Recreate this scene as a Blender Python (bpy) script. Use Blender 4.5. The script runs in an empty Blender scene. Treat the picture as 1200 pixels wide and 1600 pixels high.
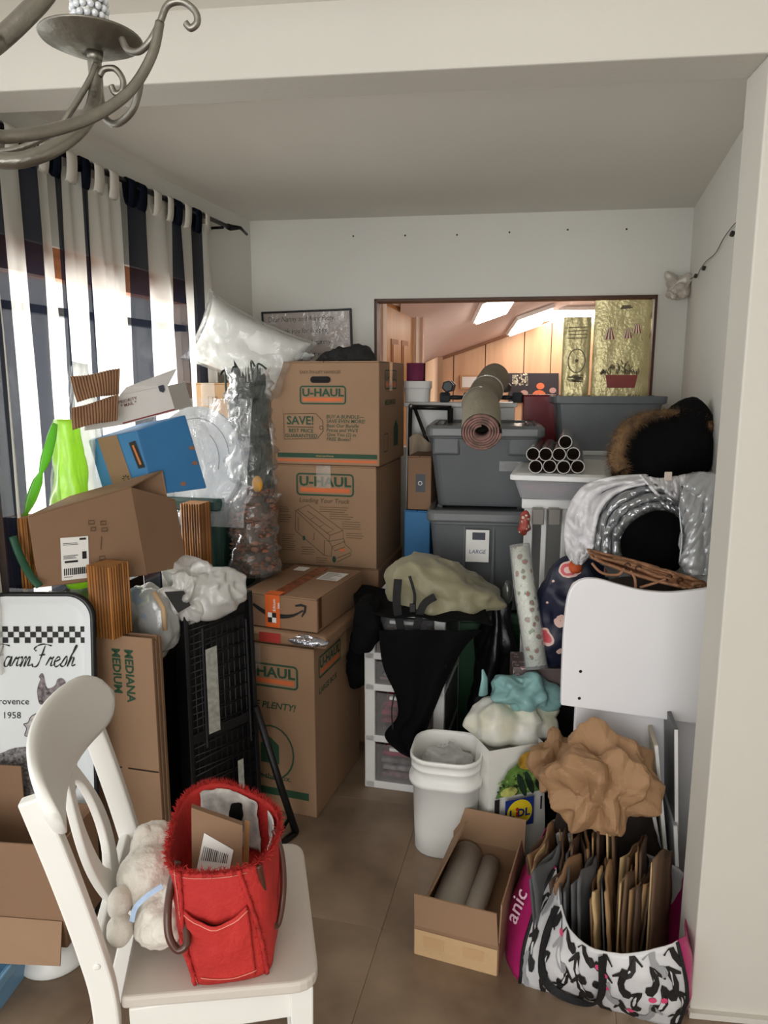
import bpy, bmesh, math, random
from math import sin, cos, pi, radians as R
from mathutils import Vector as V, Matrix, noise
random.seed(7)
sc = bpy.context.scene
COL = sc.collection

# ---------------------------------------------------------------- camera
EYE = 1.5                     # camera height in metres; x right, y into the room, z up
FOC, PITCH = 1150.0, math.atan(205 / 1150)
cam = bpy.data.cameras.new('camera'); cam_o = bpy.data.objects.new('camera', cam); COL.objects.link(cam_o)
cam.lens = FOC / 1600 * 36; cam.sensor_width = 36; cam.clip_start = .02
cam_o.location = (0, 0, EYE); cam_o.rotation_euler = (pi / 2 - PITCH, 0, 0)
sc.camera = cam_o

# ---------------------------------------------------------------- world, daylight, exposure
sc.view_settings.view_transform = 'Standard'; sc.view_settings.look = 'None'
sc.view_settings.gamma = 1; sc.view_settings.exposure = -0.18
try: sc.view_settings.use_curve_mapping = False
except Exception: pass
w = bpy.data.worlds.new('sky'); sc.world = w; w.use_nodes = True
bg = w.node_tree.nodes['Background']; bg.inputs[0].default_value = (.97, .985, 1, 1); bg.inputs[1].default_value = 1.9
def area(name, loc, target, sx, sy, power, col=(1, 1, 1)):
    l = bpy.data.lights.new(name, 'AREA'); l.shape = 'RECTANGLE'; l.size = sx; l.size_y = sy; l.energy = power; l.color = col
    o = bpy.data.objects.new(name, l); COL.objects.link(o); o.location = loc
    o.rotation_euler = (V(target) - V(loc)).to_track_quat('-Z', 'Y').to_euler(); return o
# daylight of the patio door of the dining room behind the camera
area('patio_daylight', (-.8, -2.6, 1.2), (.0, 2.4, .9), 2.3, 2.2, 76, (1, .985, .95))
# daylight outside the alcove window
area('window_daylight', (-1.75, 2.75, 1.5), (0, 2.4, 1.0), 1.3, 1.3, 132, (1, .99, .97))

# ---------------------------------------------------------------- helpers
CP, SP = cos(PITCH), sin(PITCH)
def ray(px, py):
    u = (px - 600) / FOC; v = (800 - py) / FOC
    return V((u, CP + v * SP, -SP + v * CP))
def at(px, py, Y):            # survey: sight line met with the depth Y
    d = ray(px, py); t = Y / d.y; return V((d.x * t, Y, EYE + d.z * t))
def onz(px, py, z=0.0):       # sight line met with a level surface
    d = ray(px, py); t = (z - EYE) / d.z; return V((d.x * t, d.y * t, z))
def onplane(px, py, p0, n):
    d = ray(px, py); o = V((0, 0, EYE)); t = (V(p0) - o).dot(n) / d.dot(n); return o + d * t

def lin(c): return tuple(((x / 255) / 12.92 if x / 255 <= .04045 else ((x / 255 + .055) / 1.055) ** 2.4) for x in c)
MATS = {}
def M(name, col, rough=.6, metal=0, var=.08, scale=6, bump=0, bscale=60, spec=.4, sheen=0, coat=0, stretch=None, col2=None, detail=4, emit=0, alpha=1, trans=0):
    if name in MATS: return MATS[name]
    m = bpy.data.materials.new(name); m.use_nodes = True; nt = m.node_tree; b = nt.nodes['Principled BSDF']
    b.inputs['Roughness'].default_value = rough; b.inputs['Metallic'].default_value = metal
    b.inputs['Specular IOR Level'].default_value = spec
    b.inputs['Sheen Weight'].default_value = sheen; b.inputs['Coat Weight'].default_value = coat
    b.inputs['Alpha'].default_value = alpha
    c = lin(col); c2 = lin(col2) if col2 else tuple(max(0, x * (1 - var * 2)) for x in c)
    tc = nt.nodes.new('ShaderNodeTexCoord'); mp = nt.nodes.new('ShaderNodeMapping')
    nt.links.new(tc.outputs['Object'], mp.inputs[0])
    if stretch: mp.inputs['Scale'].default_value = stretch
    n = nt.nodes.new('ShaderNodeTexNoise'); n.inputs['Scale'].default_value = scale; n.inputs['Detail'].default_value = detail
    nt.links.new(mp.outputs[0], n.inputs[0])
    r = nt.nodes.new('ShaderNodeValToRGB'); r.color_ramp.elements[0].position = .3; r.color_ramp.elements[1].position = .7
    r.color_ramp.elements[0].color = (*c2, 1); r.color_ramp.elements[1].color = (*c, 1)
    nt.links.new(n.outputs[0], r.inputs[0]); nt.links.new(r.outputs[0], b.inputs['Base Color'])
    if emit:
        b.inputs['Emission Color'].default_value = (*c, 1); b.inputs['Emission Strength'].default_value = emit
    if bump:
        n2 = nt.nodes.new('ShaderNodeTexNoise'); n2.inputs['Scale'].default_value = bscale; n2.inputs['Detail'].default_value = 3
        nt.links.new(mp.outputs[0], n2.inputs[0])
        bp = nt.nodes.new('ShaderNodeBump'); bp.inputs['Strength'].default_value = bump; bp.inputs['Distance'].default_value = .01
        nt.links.new(n2.outputs[0], bp.inputs['Height']); nt.links.new(bp.outputs[0], b.inputs['Normal'])
    MATS[name] = m; return m
def film(name, col=(235, 238, 240), clear=.6, rough=.15, bump=.6, bscale=18, trans=0.0):
    """thin plastic film: partly see-through, glossy, wrinkled"""
    if name in MATS: return MATS[name]
    m = bpy.data.materials.new(name); m.use_nodes = True; nt = m.node_tree; nt.nodes.clear()
    out = nt.nodes.new('ShaderNodeOutputMaterial'); mix = nt.nodes.new('ShaderNodeMixShader'); tr = nt.nodes.new('ShaderNodeBsdfTransparent')
    b = nt.nodes.new('ShaderNodeBsdfPrincipled'); b.inputs['Base Color'].default_value = (*lin(col), 1); b.inputs['Roughness'].default_value = rough
    tc = nt.nodes.new('ShaderNodeTexCoord'); n = nt.nodes.new('ShaderNodeTexNoise'); n.inputs['Scale'].default_value = bscale; n.inputs['Detail'].default_value = 3
    n.inputs['Distortion'].default_value = 1.5
    nt.links.new(tc.outputs['Object'], n.inputs[0])
    bp = nt.nodes.new('ShaderNodeBump'); bp.inputs['Strength'].default_value = bump; bp.inputs['Distance'].default_value = .006
    nt.links.new(n.outputs[0], bp.inputs['Height']); nt.links.new(bp.outputs[0], b.inputs['Normal'])
    last = b.outputs[0]
    if trans:
        tl = nt.nodes.new('ShaderNodeBsdfTranslucent'); tl.inputs[0].default_value = (*lin(col), 1)
        m2 = nt.nodes.new('ShaderNodeMixShader'); m2.inputs[0].default_value = trans
        nt.links.new(b.outputs[0], m2.inputs[1]); nt.links.new(tl.outputs[0], m2.inputs[2]); last = m2.outputs[0]
    # clearer head on than at grazing angles
    fr = nt.nodes.new('ShaderNodeLayerWeight'); fr.inputs[0].default_value = .35; nt.links.new(bp.outputs[0], fr.inputs['Normal'])
    mr = nt.nodes.new('ShaderNodeMapRange'); mr.inputs['To Min'].default_value = 1 - clear; mr.inputs['To Max'].default_value = min(1, 1 - clear + .3)
    nt.links.new(fr.outputs['Facing'], mr.inputs[0]); nt.links.new(mr.outputs[0], mix.inputs[0])
    nt.links.new(tr.outputs[0], mix.inputs[1]); nt.links.new(last, mix.inputs[2])
    gl = nt.nodes.new('ShaderNodeBsdfGlossy'); gl.inputs['Roughness'].default_value = rough; nt.links.new(bp.outputs[0], gl.inputs['Normal'])
    m3 = nt.nodes.new('ShaderNodeMixShader'); mg = nt.nodes.new('ShaderNodeMapRange'); mg.inputs['To Min'].default_value = .05; mg.inputs['To Max'].default_value = .45
    nt.links.new(fr.outputs['Facing'], mg.inputs[0]); nt.links.new(mg.outputs[0], m3.inputs[0]); nt.links.new(mix.outputs[0], m3.inputs[1]); nt.links.new(gl.outputs[0], m3.inputs[2]); nt.links.new(m3.outputs[0], out.inputs[0])
    MATS[name] = m; return m

class MB:
    def __init__(s): s.v = []; s.f = []; s.mi = []; s.sm = []
    def add(s, vs, fs, mi=0, smooth=False):
        o = len(s.v); s.v += [V(p) for p in vs]
        for f in fs: s.f.append([i + o for i in f]); s.mi.append(mi); s.sm.append(smooth)
        return s
    def box(s, c, d, rot=None, mi=0, taper=1.0):
        c = V(c); x, y, z = d[0] / 2, d[1] / 2, d[2] / 2
        p = [V((a * x * (taper if k < 0 else 1), b * y * (taper if k < 0 else 1), k * z)) for k in (-1, 1) for b in (-1, 1) for a in (-1, 1)]
        if rot is not None: p = [rot @ q for q in p]
        return s.add([q + c for q in p], [(0, 2, 3, 1), (4, 5, 7, 6), (0, 1, 5, 4), (2, 6, 7, 3), (0, 4, 6, 2), (1, 3, 7, 5)], mi)
    def tube(s, pts, r, seg=8, closed=False, cap=True, mi=0, flat=1.0):
        pts = [V(p) for p in pts]; n = len(pts); rr = r if isinstance(r, (list, tuple)) else [r] * n
        vs = []; prev = None
        for i in range(n):
            a = pts[(i - 1) % n] if (closed or i) else pts[i]; b = pts[(i + 1) % n] if (closed or i < n - 1) else pts[i]
            t = (b - a).normalized() if (b - a).length > 1e-9 else V((0, 0, 1))
            if prev is None: prev = t.orthogonal().normalized()
            x = (prev - t * prev.dot(t)); x = x.normalized() if x.length > 1e-6 else t.orthogonal().normalized()
            y = t.cross(x); prev = x
            for k in range(seg): q = 2 * pi * k / seg; vs.append(pts[i] + (x * cos(q) + y * sin(q) * flat) * rr[i])
        fs = []
        for i in range(n if closed else n - 1):
            for k in range(seg): fs.append((i * seg + k, i * seg + (k + 1) % seg, ((i + 1) % n) * seg + (k + 1) % seg, ((i + 1) % n) * seg + k))
        if cap and not closed: fs += [tuple(range(seg))[::-1], tuple(range((n - 1) * seg, n * seg))]
        return s.add(vs, fs, mi, True)
    def loft(s, rings, c0=True, c1=True, closed=True, mi=0, smooth=True):
        m = len(rings[0]); vs = [p for r in rings for p in r]; fs = []
        for i in range(len(rings) - 1):
            for k in range(m if closed else m - 1): fs.append((i * m + k, i * m + (k + 1) % m, (i + 1) * m + (k + 1) % m, (i + 1) * m + k))
        if c0: fs.append(tuple(range(m))[::-1])
        if c1: fs.append(tuple(range((len(rings) - 1) * m, len(rings) * m)))
        return s.add(vs, fs, mi, smooth)
    def grid(s, fn, nu, nv, mi=0, smooth=True, mfn=None):
        vs = [fn(i / nu, j / nv) for j in range(nv + 1) for i in range(nu + 1)]; o = len(s.f)
        s.add(vs, [(j * (nu + 1) + i, j * (nu + 1) + i + 1, (j + 1) * (nu + 1) + i + 1, (j + 1) * (nu + 1) + i) for j in range(nv) for i in range(nu)], mi, smooth)
        if mfn:
            k = o
            for j in range(nv):
                for i in range(nu): s.mi[k] = mfn((i + .5) / nu, (j + .5) / nv); k += 1
        return s
    def prism(s, poly, F, t0, t1, mi=0):      # 2D polygon in the frame F, between two offsets along its normal
        n = len(poly); vs = [F @ V((x, y, t)) for t in (t0, t1) for x, y in poly]
        return s.add(vs, [tuple(range(n))[::-1], tuple(range(n, 2 * n))] + [(i, (i + 1) % n, n + (i + 1) % n, n + i) for i in range(n)], mi)
    def flat(s, poly, F, t=.0006, mi=0): return s.add([F @ V((x, y, t)) for x, y in poly], [tuple(range(len(poly)))], mi)
    def rect(s, F, x0, y0, x1, y1, t=.0006, mi=0): return s.flat([(x0, y0), (x1, y0), (x1, y1), (x0, y1)], F, t, mi)
    def stroke(s, pts, wd, F, t=.0008, closed=False, mi=0):
        pts = [V((p[0], p[1])) for p in pts]; n = len(pts); L = []
        for i in range(n):
            a = pts[(i - 1) % n] if (closed or i) else pts[i]; b = pts[(i + 1) % n] if (closed or i < n - 1) else pts[i]
            d = (b - a); d = d.normalized() if d.length > 1e-9 else V((1, 0)); q = V((-d.y, d.x)); ww = wd[i] if isinstance(wd, list) else wd
            L.append((pts[i] + q * ww / 2, pts[i] - q * ww / 2))
        vs = [F @ V((p.x, p.y, t)) for l in L for p in l]
        return s.add(vs, [(2 * i, 2 * i + 1, 2 * ((i + 1) % n) + 1, 2 * ((i + 1) % n)) for i in range(n if closed else n - 1)], mi)
    def ell(s, c, r, rot=None, nu=16, nv=10, e=1.0, mi=0):
        c = V(c); vs = []; sg = lambda a: math.copysign(abs(a) ** e, a)
        for j in range(nv + 1):
            ph = -pi / 2 + pi * j / nv
            for i in range(nu):
                th = 2 * pi * i / nu; p = V((sg(cos(ph)) * sg(cos(th)) * r[0], sg(cos(ph)) * sg(sin(th)) * r[1], sg(sin(ph)) * r[2]))
                vs.append((rot @ p if rot is not None else p) + c)
        fs = [(j * nu + i, j * nu + (i + 1) % nu, (j + 1) * nu + (i + 1) % nu, (j + 1) * nu + i) for j in range(nv) for i in range(nu)]
        return s.add(vs, fs, mi, True)
    def warp(s, fn): s.v = [fn(p) for p in s.v]; return s
    def build(s, name, mats, parent=None, bevel=0, seg=2, weld=False, sub=0, solid=0, smooth=None, mw=None):
        me = bpy.data.meshes.new(name); me.from_pydata([tuple(p) for p in s.v], [], s.f)
        for m in (mats if isinstance(mats, (list, tuple)) else [mats]): me.materials.append(m)
        me.polygons.foreach_set('material_index', s.mi); me.polygons.foreach_set('use_smooth', [bool(x) if smooth is None else smooth for x in s.sm])
        if weld:
            b = bmesh.new(); b.from_mesh(me); bmesh.ops.remove_doubles(b, verts=b.verts, dist=1e-5); bmesh.ops.recalc_face_normals(b, faces=b.faces); b.to_mesh(me); b.free()
        me.update(); o = bpy.data.objects.new(name, me); COL.objects.link(o)
        if mw is not None: o.matrix_world = mw
        if parent: o.parent = parent
        if solid: q = o.modifiers.new('solid', 'SOLIDIFY'); q.thickness = solid; q.offset = 0
        if bevel: q = o.modifiers.new('bevel', 'BEVEL'); q.width = bevel; q.segments = seg; q.limit_method = 'ANGLE'; q.angle_limit = R(40); q.harden_normals = False
        if sub: q = o.modifiers.new('sub', 'SUBSURF'); q.levels = sub; q.render_levels = sub
        return o

def frame(o, x, y):
    x = V(x).normalized(); y = V(y); y = (y - x * y.dot(x)).normalized(); z = x.cross(y); o = V(o)
    return Matrix(((x.x, y.x, z.x, o.x), (x.y, y.y, z.y, o.y), (x.z, y.z, z.z, o.z), (0, 0, 0, 1)))
def tag(o, label, cat, group=None, kind=None):
    if label: o['label'] = label
    if cat: o['category'] = cat
    if group: o['group'] = group
    if kind: o['kind'] = kind
    return o
def thing(name, label, cat, loc=(0, 0, 0), yaw=0, group=None, rot=None):
    o = bpy.data.objects.new(name, None); COL.objects.link(o); o.empty_display_size = .05
    o.location = loc; o.rotation_euler = rot if rot else (0, 0, R(yaw)); return tag(o, label, cat, group)
def struct(o): o['kind'] = 'structure'; return o
def copy_tree(o, parent=None):
    c = o.copy(); COL.objects.link(c); c.parent = parent
    for ch in o.children: copy_tree(ch, c)
    return c
TXT = {}
def text(s, size, F, mat, parent, name='lettering', bold=.0, shear=0, align='CENTER', sx=1.0, t=.0009, space=1.0, line=1.0):
    cu = bpy.data.curves.new('t', 'FONT'); cu.body = s; cu.size = 1; cu.offset = bold; cu.shear = shear; cu.align_x = align; cu.space_character = space; cu.space_line = line
    cu.resolution_u = 2
    to = bpy.data.objects.new('t', cu); COL.objects.link(to); dg = bpy.context.evaluated_depsgraph_get(); me = bpy.data.meshes.new_from_object(to.evaluated_get(dg))
    bpy.data.objects.remove(to); bpy.data.curves.remove(cu)
    for v in me.vertices: v.co = F @ V((v.co.x * size * sx, v.co.y * size, t))
    me.materials.clear(); me.materials.append(mat); me.name = name
    o = bpy.data.objects.new(name, me); COL.objects.link(o); o.parent = parent
    if '\n' in s: o['kind'] = 'stuff'
    return o
def rrect(x0, y0, x1, y1, r, n=4):
    out = []
    for cx, cy, a in ((x1 - r, y1 - r, 0), (x0 + r, y1 - r, 90), (x0 + r, y0 + r, 180), (x1 - r, y0 + r, 270)):
        for k in range(n + 1): q = R(a + 90 * k / n); out.append((cx + r * cos(q), cy + r * sin(q)))
    return out
def spline(pts, n=8, closed=False):
    pts = [V(p) for p in pts]; out = []; m = len(pts)
    for i in range(m if closed else m - 1):
        p = [pts[(i + k) % m] if closed else pts[min(max(i + k, 0), m - 1)] for k in (-1, 0, 1, 2)]
        for k in range(n):
            t = k / n; out.append(.5 * ((2 * p[1]) + (-p[0] + p[2]) * t + (2 * p[0] - 5 * p[1] + 4 * p[2] - p[3]) * t * t + (-p[0] + 3 * p[1] - 3 * p[2] + p[3]) * t ** 3))
    if not closed: out.append(pts[-1])
    return out
def crease(p, sc_, seed=0):
    d = noise.voronoi(V(p) * sc_ + V((seed, seed * 1.7, seed * .3)))[0]; return d[1] - d[0]
def fbm(p, sc_, seed=0, o=3): return noise.fractal(V(p) * sc_ + V((seed * 3.1, seed, -seed)), 1.0, 2.0, o)
def folder(seed, n=7, size=.1):
    """straight crease lines, like paper or film that has been crushed"""
    r_ = random.Random(seed); pl_ = []
    for i in range(n): pl_.append((V((r_.gauss(0, 1), r_.gauss(0, 1), r_.gauss(0, 1))).normalized(), size * r_.uniform(.35, 1.1), r_.uniform(0, 2)))
    def f(p):
        h = 0
        for d_, l_, c_ in pl_: h += l_ * (abs((p.dot(d_) / l_ + c_ + .5 * fbm(p, .35 / size, seed)) % 2 - 1) - .5)
        return h / n ** .5
    return f
TEX = {}
def tex(scale, kind='CLOUDS'):
    k = (round(scale, 4), kind)
    if k not in TEX:
        t = bpy.data.textures.new('relief', kind); t.noise_scale = scale
        if kind == 'CLOUDS': t.noise_depth = 2
        TEX[k] = t
    return TEX[k]
def fuse(name, balls, mat, parent=None, voxel=.012, sm=6, disp=(), mw=None):
    """soft body: ellipsoids (centre, radii, rotation) melted into one continuous skin"""
    mb = balls if isinstance(balls, MB) else MB()
    if mb is not balls:
        for b in balls: mb.ell(b[0], b[1], b[2] if len(b) > 2 else None, 20, 12, b[3] if len(b) > 3 else 1.0)
    o = mb.build(name, mat, parent, weld=True, mw=mw)
    q = o.modifiers.new('r', 'REMESH'); q.mode = 'VOXEL'; q.voxel_size = voxel; q.use_smooth_shade = True
    if sm: q = o.modifiers.new('s', 'SMOOTH'); q.iterations = sm; q.factor = .5
    for amp, scl in disp:
        q = o.modifiers.new('d', 'DISPLACE'); q.texture = tex(abs(scl), 'CLOUDS' if scl > 0 else 'VORONOI'); q.strength = amp; q.mid_level = .5
    return o
# ================================================================ the room
ZC, ZS = 2.25, 2.114                       # alcove ceiling, underside of the header
A = V((-.640, 3.700, 0)); B = V((1.363, 3.418, 0))          # back wall corners
LD = V((-.2505, -.968, 0)).normalized()     # left wall, towards the camera
RD = V((-.2616, -.965, 0)).normalized()     # right wall, towards the camera
BD = (B - A).normalized(); BN = V((-BD.y, BD.x, 0))         # along / away beyond the back wall
wall_m = M('painted_wall', (222, 221, 214), .7, var=.02, scale=1.5, bump=.06, bscale=90)
front_m = M('cream_wall', (201, 197, 187), .6, var=.02, scale=1.2, bump=.05, bscale=70)
ceil_m = M('ceiling_paint', (226, 222, 212), .8, var=.03, scale=1.1, bump=.05, bscale=60)
trim_m = M('white_trim', (232, 230, 226), .4, var=.02)
def wallseg(name, p, q, z0, z1, th, m, out):   # slab between plan points, thickened along out
    n = V(out); mb = MB(); P = [V((*p[:2], 0)), V((*q[:2], 0)), V((*q[:2], 0)) + n * th, V((*p[:2], 0)) + n * th]
    mb.add([a + V((0, 0, z)) for z in (z0, z1) for a in P], [(3, 2, 1, 0), (4, 5, 6, 7), (0, 1, 5, 4), (1, 2, 6, 5), (2, 3, 7, 6), (3, 0, 4, 7)])
    return mb
# floor of stained tiles
floor_b = M('floor_joint', (104, 90, 78), .8)
def floor_mat():
    m = M('stained_floor', (160, 138, 116), .40, var=.2, scale=3.4, bump=.12, bscale=12, col2=(100, 81, 65), detail=6, spec=.45)
    return m
fm = floor_mat()
mb = MB(); mb.box((0, 1.2, -.02), (5.0, 6.0, .04)); fl = struct(mb.build('floor', floor_b))
TA = R(-13); tx = V((cos(TA), sin(TA), 0)); ty = V((-sin(TA), cos(TA), 0)); T0 = V((-.005, 1.809, 0)); TS = .61
tm = MB(); g = .0009; tm.box((TS / 2, TS / 2, .0015), (TS - g, TS - g, .003))
t0 = None
for i in range(-4, 3):
    for j in range(-3, 3):
        p = T0 + tx * TS * i + ty * TS * j; c = p + (tx + ty) * TS / 2
        if not (-1.6 < c.x < 1.6 and -.4 < c.y < 3.6): continue
        if t0 is None: t0 = tm.build('tile', fm, fl, bevel=.0004, seg=1); o = t0
        else: o = t0.copy(); COL.objects.link(o); o.parent = fl
        o.location = p; o.rotation_euler = (0, 0, TA)
FZ = .003
# back wall with the pass-through opening
o0 = onplane(585, 467, A, BN); o1 = onplane(1028, 461, A, BN)
u0 = (o0 - A).dot(BD); u1 = (o1 - A).dot(BD); zt = (o0.z + o1.z) / 2; zb = 1.18; LB = (B - A).length
bp = lambda u: A + BD * u
mb = MB()
for a, b, z0, z1 in ((-.12, u0, 0, ZC), (u1, LB + .12, 0, ZC), (u0, u1, zt, ZC), (u0, u1, 0, zb)):
    q = wallseg('', bp(a), bp(b), z0, z1, .1, wall_m, BN); mb.add(q.v, q.f)
wb = struct(mb.build('wall_back', wall_m, weld=False))
dark = M('dark_plug', (62, 58, 54), .8)
for px, py in ((552, 369), (633, 368), (714, 367), (796, 363), (887, 359), (979, 358)):   # empty screw holes
    p = onplane(px, py, A, BN); h = MB(); h.tube([p - BN * .0015, p + BN * .004], .0042, 8); h.build('screw_hole', dark, wb)
oak = M('opening_trim_wood', (92, 64, 50), .5, var=.15, scale=4, stretch=(1, 1, 12))
mb = MB()
for a, b, z0, z1 in ((u0, u0 + .012, zb, zt), (u1 - .012, u1, zb, zt), (u0, u1, zt - .012, zt)):
    q = wallseg('', bp(a), bp(b), z0, z1, .11, oak, BN); q.warp(lambda p: p - BN * .004); mb.add(q.v, q.f)
struct(mb.build('trim_1', oak))
mb = MB()   # painted casing round the opening's left edge
q = wallseg('', bp(u0 - .014), bp(u0), zb, zt + .008, .012, trim_m, -BN); mb.add(q.v, q.f); q = wallseg('', bp(u0 - .014), bp(u1 + .01), zt, zt + .008, .01, trim_m, -BN); mb.add(q.v, q.f)
struct(mb.build('trim_2', wall_m))
# right wall, left wall with window, ceiling
RN = V((-RD.y, RD.x, 0)); RN = RN if RN.x > 0 else -RN
struct(wallseg('', B, B + RD * 1.82, 0, ZC, .1, wall_m, RN).build('wall_right', wall_m))
LN = V((-LD.y, LD.x, 0)); LN = LN if LN.x < 0 else -LN
w0, w1, wz0, wz1 = .55, 1.75, .75, 1.90
mb = MB(); lp = lambda u: A + LD * u
for a, b, z0, z1 in ((-.1, w0, 0, ZC), (w1, 2.2, 0, ZC), (w0, w1, wz1, ZC), (w0, w1, 0, wz0)):
    q = wallseg('', lp(a), lp(b), z0, z1, .1, wall_m, LN); mb.add(q.v, q.f)
struct(mb.build('wall_left', wall_m))
mb = MB(); mb.add([(-1.7, 1.55, ZC), (1.9, 1.45, ZC), (1.9, 4.0, ZC), (-1.7, 4.1, ZC), (-1.7, 1.55, ZC + .08), (1.9, 1.45, ZC + .08), (1.9, 4.0, ZC + .08), (-1.7, 4.1, ZC + .08)], [(0, 1, 2, 3), (7, 6, 5, 4), (0, 4, 5, 1), (1, 5, 6, 2), (2, 6, 7, 3), (3, 7, 4, 0)])
struct(mb.build('ceiling', ceil_m))
# window: wooden frame, rails, glass
wood = M('window_wood', (196, 122, 78), .5, var=.2, scale=3, stretch=(1, 1, 10))
wf = MB()
def wbar(a, b, z0, z1, d0, d1):
    q = wallseg('', lp(a) + LN * d0, lp(b) + LN * d0, z0, z1, d1 - d0, wood, LN); return q
for a, b, z0, z1 in ((w0, w0 + .05, wz0, wz1), (w1 - .05, w1, wz0, wz1), (w0, w1, wz1 - .09, wz1), (w0, w1, wz0, wz0 + .06)):
    q = wbar(a, b, z0, z1, .02, .09); wf.add(q.v, q.f, 1 if b - a < .2 else 0)
win = struct(wf.build('window_1', [wood, M('pale_sash', (226, 205, 186), .5)]))
q = MB(); k = wbar(w0 + .05, w1 - .05, 1.70, 1.725, .03, .07); q.add(k.v, k.f); q.build('meeting_rail', M('dark_rail', (70, 70, 74), .5), win)
glassm = film('window_glass', (240, 245, 248), .93, .03, 0)
for a, b in ((w0 + .05, w1 - .05),):
    for z0, z1 in ((wz0 + .06, 1.70), (1.725, wz1 - .09)):
        q = wbar(a, b, z0, z1, .048, .052); q.build('pane', glassm, win)
# dining-room side: header, pillar, its baseboard, and the room's side walls and ceiling
PR = V((.734, 1.530, 0)); HD = V((-1, .122, 0)).normalized(); HN = V((.122, 1, 0)).normalized()
mb = MB()
q = wallseg('', PR - HD * 1.3, PR + HD * 2.4, ZS, 2.75, .125, front_m, HN); mb.add(q.v, q.f)
q = wallseg('', PR - HD * 1.3, PR, 0, ZS, .125, front_m, HN); mb.add(q.v, q.f)
struct(mb.build('wall_front', front_m, bevel=.004))
q = wallseg('', PR - HD * 1.3, PR + HD * .004, 0, .018, .014, trim_m, -HN)
struct(q.build('baseboard_front', front_m))
q = MB(); q.box((0, -.9, 2.79), (5.2, 5.4, .08)); struct(q.build('ceiling_dining', ceil_m))
q = MB(); q.box((1.95, -.6, 1.4), (.1, 4.6, 2.8)); struct(q.build('wall_dining_right', front_m))
q = MB(); q.box((1.3, -2.95, 1.4), (1.4, .1, 2.8)); struct(q.build('wall_dining_blocker', front_m))  # unseen partial wall, added to block sky light from the rear right

# ---------------------------------------------------------------- far room behind the opening
pink = M('far_ceiling_paint', (236, 212, 202), .8, var=.02)
G1 = at(668, 566, 6.4); G2 = at(872, 494, 6.4); G3 = at(1080, 492, 6.4)
G0 = G1 + (G1 - G2) * .25
near = V((0, -2.72, .48))
mb = MB()
for p, q, near in ((G0, G2, near), (G2, G3, near)):
    mb.add([p, q, q + near, p + near, p + V((0, 0, .05)), q + V((0, 0, .05)), q + near + V((0, 0, .05)), p + near + V((0, 0, .05))], [(0, 1, 2, 3), (7, 6, 5, 4), (0, 4, 5, 1), (2, 6, 7, 3), (1, 5, 6, 2), (3, 7, 4, 0)])
# clip the slab so that it stays beyond the back wall
mb.warp(lambda p: V((p.x, max(p.y, 3.85 - .139 * (p.x + .64)), p.z)))
struct(mb.build('ceiling_far', pink))
# panelling: one board after another up to the rake
pan = M('panel_wood', (214, 172, 136), .45, var=.12, scale=2.2, stretch=(6, 6, .6), col2=(196, 152, 116))
gab = MB(); gab.box((1.0, 6.47, 1.0), (4.4, .06, 3.6)); wg = struct(gab.build('wall_far', M('panel_groove', (96, 64, 44), .7)))
x = G0.x; wds = [.31, .19, .27, .33, .23, .29]; i = 0
ztop = lambda x: (G0.z + (G2.z - G0.z) * (x - G0.x) / (G2.x - G0.x)) if x < G2.x else G2.z + (G3.z - G2.z) * (x - G2.x) / (G3.x - G2.x)
while x < 2.9:
    b = x + wds[i % 6]; i += 1; e = .004
    q = MB(); q.prism([(x + e, .6), (b - e, .6), (b - e, ztop(b)), (x + e, ztop(x))], frame((0, 6.44, 0), (1, 0, 0), (0, 0, 1)), 0, .014)
    q.build('panel', pan, wg); x = b
q = MB(); q.tube([G1 + V((0, -.05, -.01)), G2 + V((0, -.05, -.01)), G3 + V((0, -.05, -.01))], .012, 6); struct(q.build('trim_3', M('rake_trim', (150, 108, 82), .5)))
q = MB(); q.box((.36, 5.6, .8), (.03, 1.6, 1.70)); struct(q.build('wall_far_left', M('far_low_wall', (205, 165, 130), .6)))
q = MB(); q.box((2.95, 5.2, 1.2), (.06, 2.8, 3.2)); struct(q.build('wall_far_right', pan))
q = MB(); q.box((1.3, 5.2, .3), (3.5, 2.7, .04)); struct(q.build('floor_far', fm))
tubem = M('lamp_diffuser', (255, 246, 235), .5, var=0, emit=16)
housing = M('lamp_housing', (235, 225, 215), .5)
cn = (G2 - G0).cross(near).normalized(); cn = cn if cn.z < 0 else -cn
sl = (G2 - G0).normalized()
def fixture(px, py, L, W, n, s, d, label):
    c = onplane(px, py, G2, n) + n * .03; t = thing('ceiling_light', label, 'lamp', c, group='ceiling lights of the room beyond')
    X = s; Y = d; Rm = Matrix((X, Y, X.cross(Y))).transposed()
    MB().box(n * -.012, (L, W, .03), Rm).build('housing', housing, t, bevel=.004); MB().box(n * .01, (L - .03, W - .03, .02), Rm).build('diffuser', tubem, t, bevel=.008)
fd = -near.normalized()
fixture(772, 474, .26, .5, cn, sl, fd, 'fluorescent ceiling light over the middle of the pass-through')
fixture(826, 497, .3, .5, cn, sl, fd, 'fluorescent ceiling light just left of the gold bags')
cr = (G3 - G2).cross(near).normalized(); cr = cr if cr.z < 0 else -cr
fixture(893, 487, .55, .35, cr, (G3 - G2).normalized(), fd, 'long ceiling light on the ridge behind the gold bags')
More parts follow.
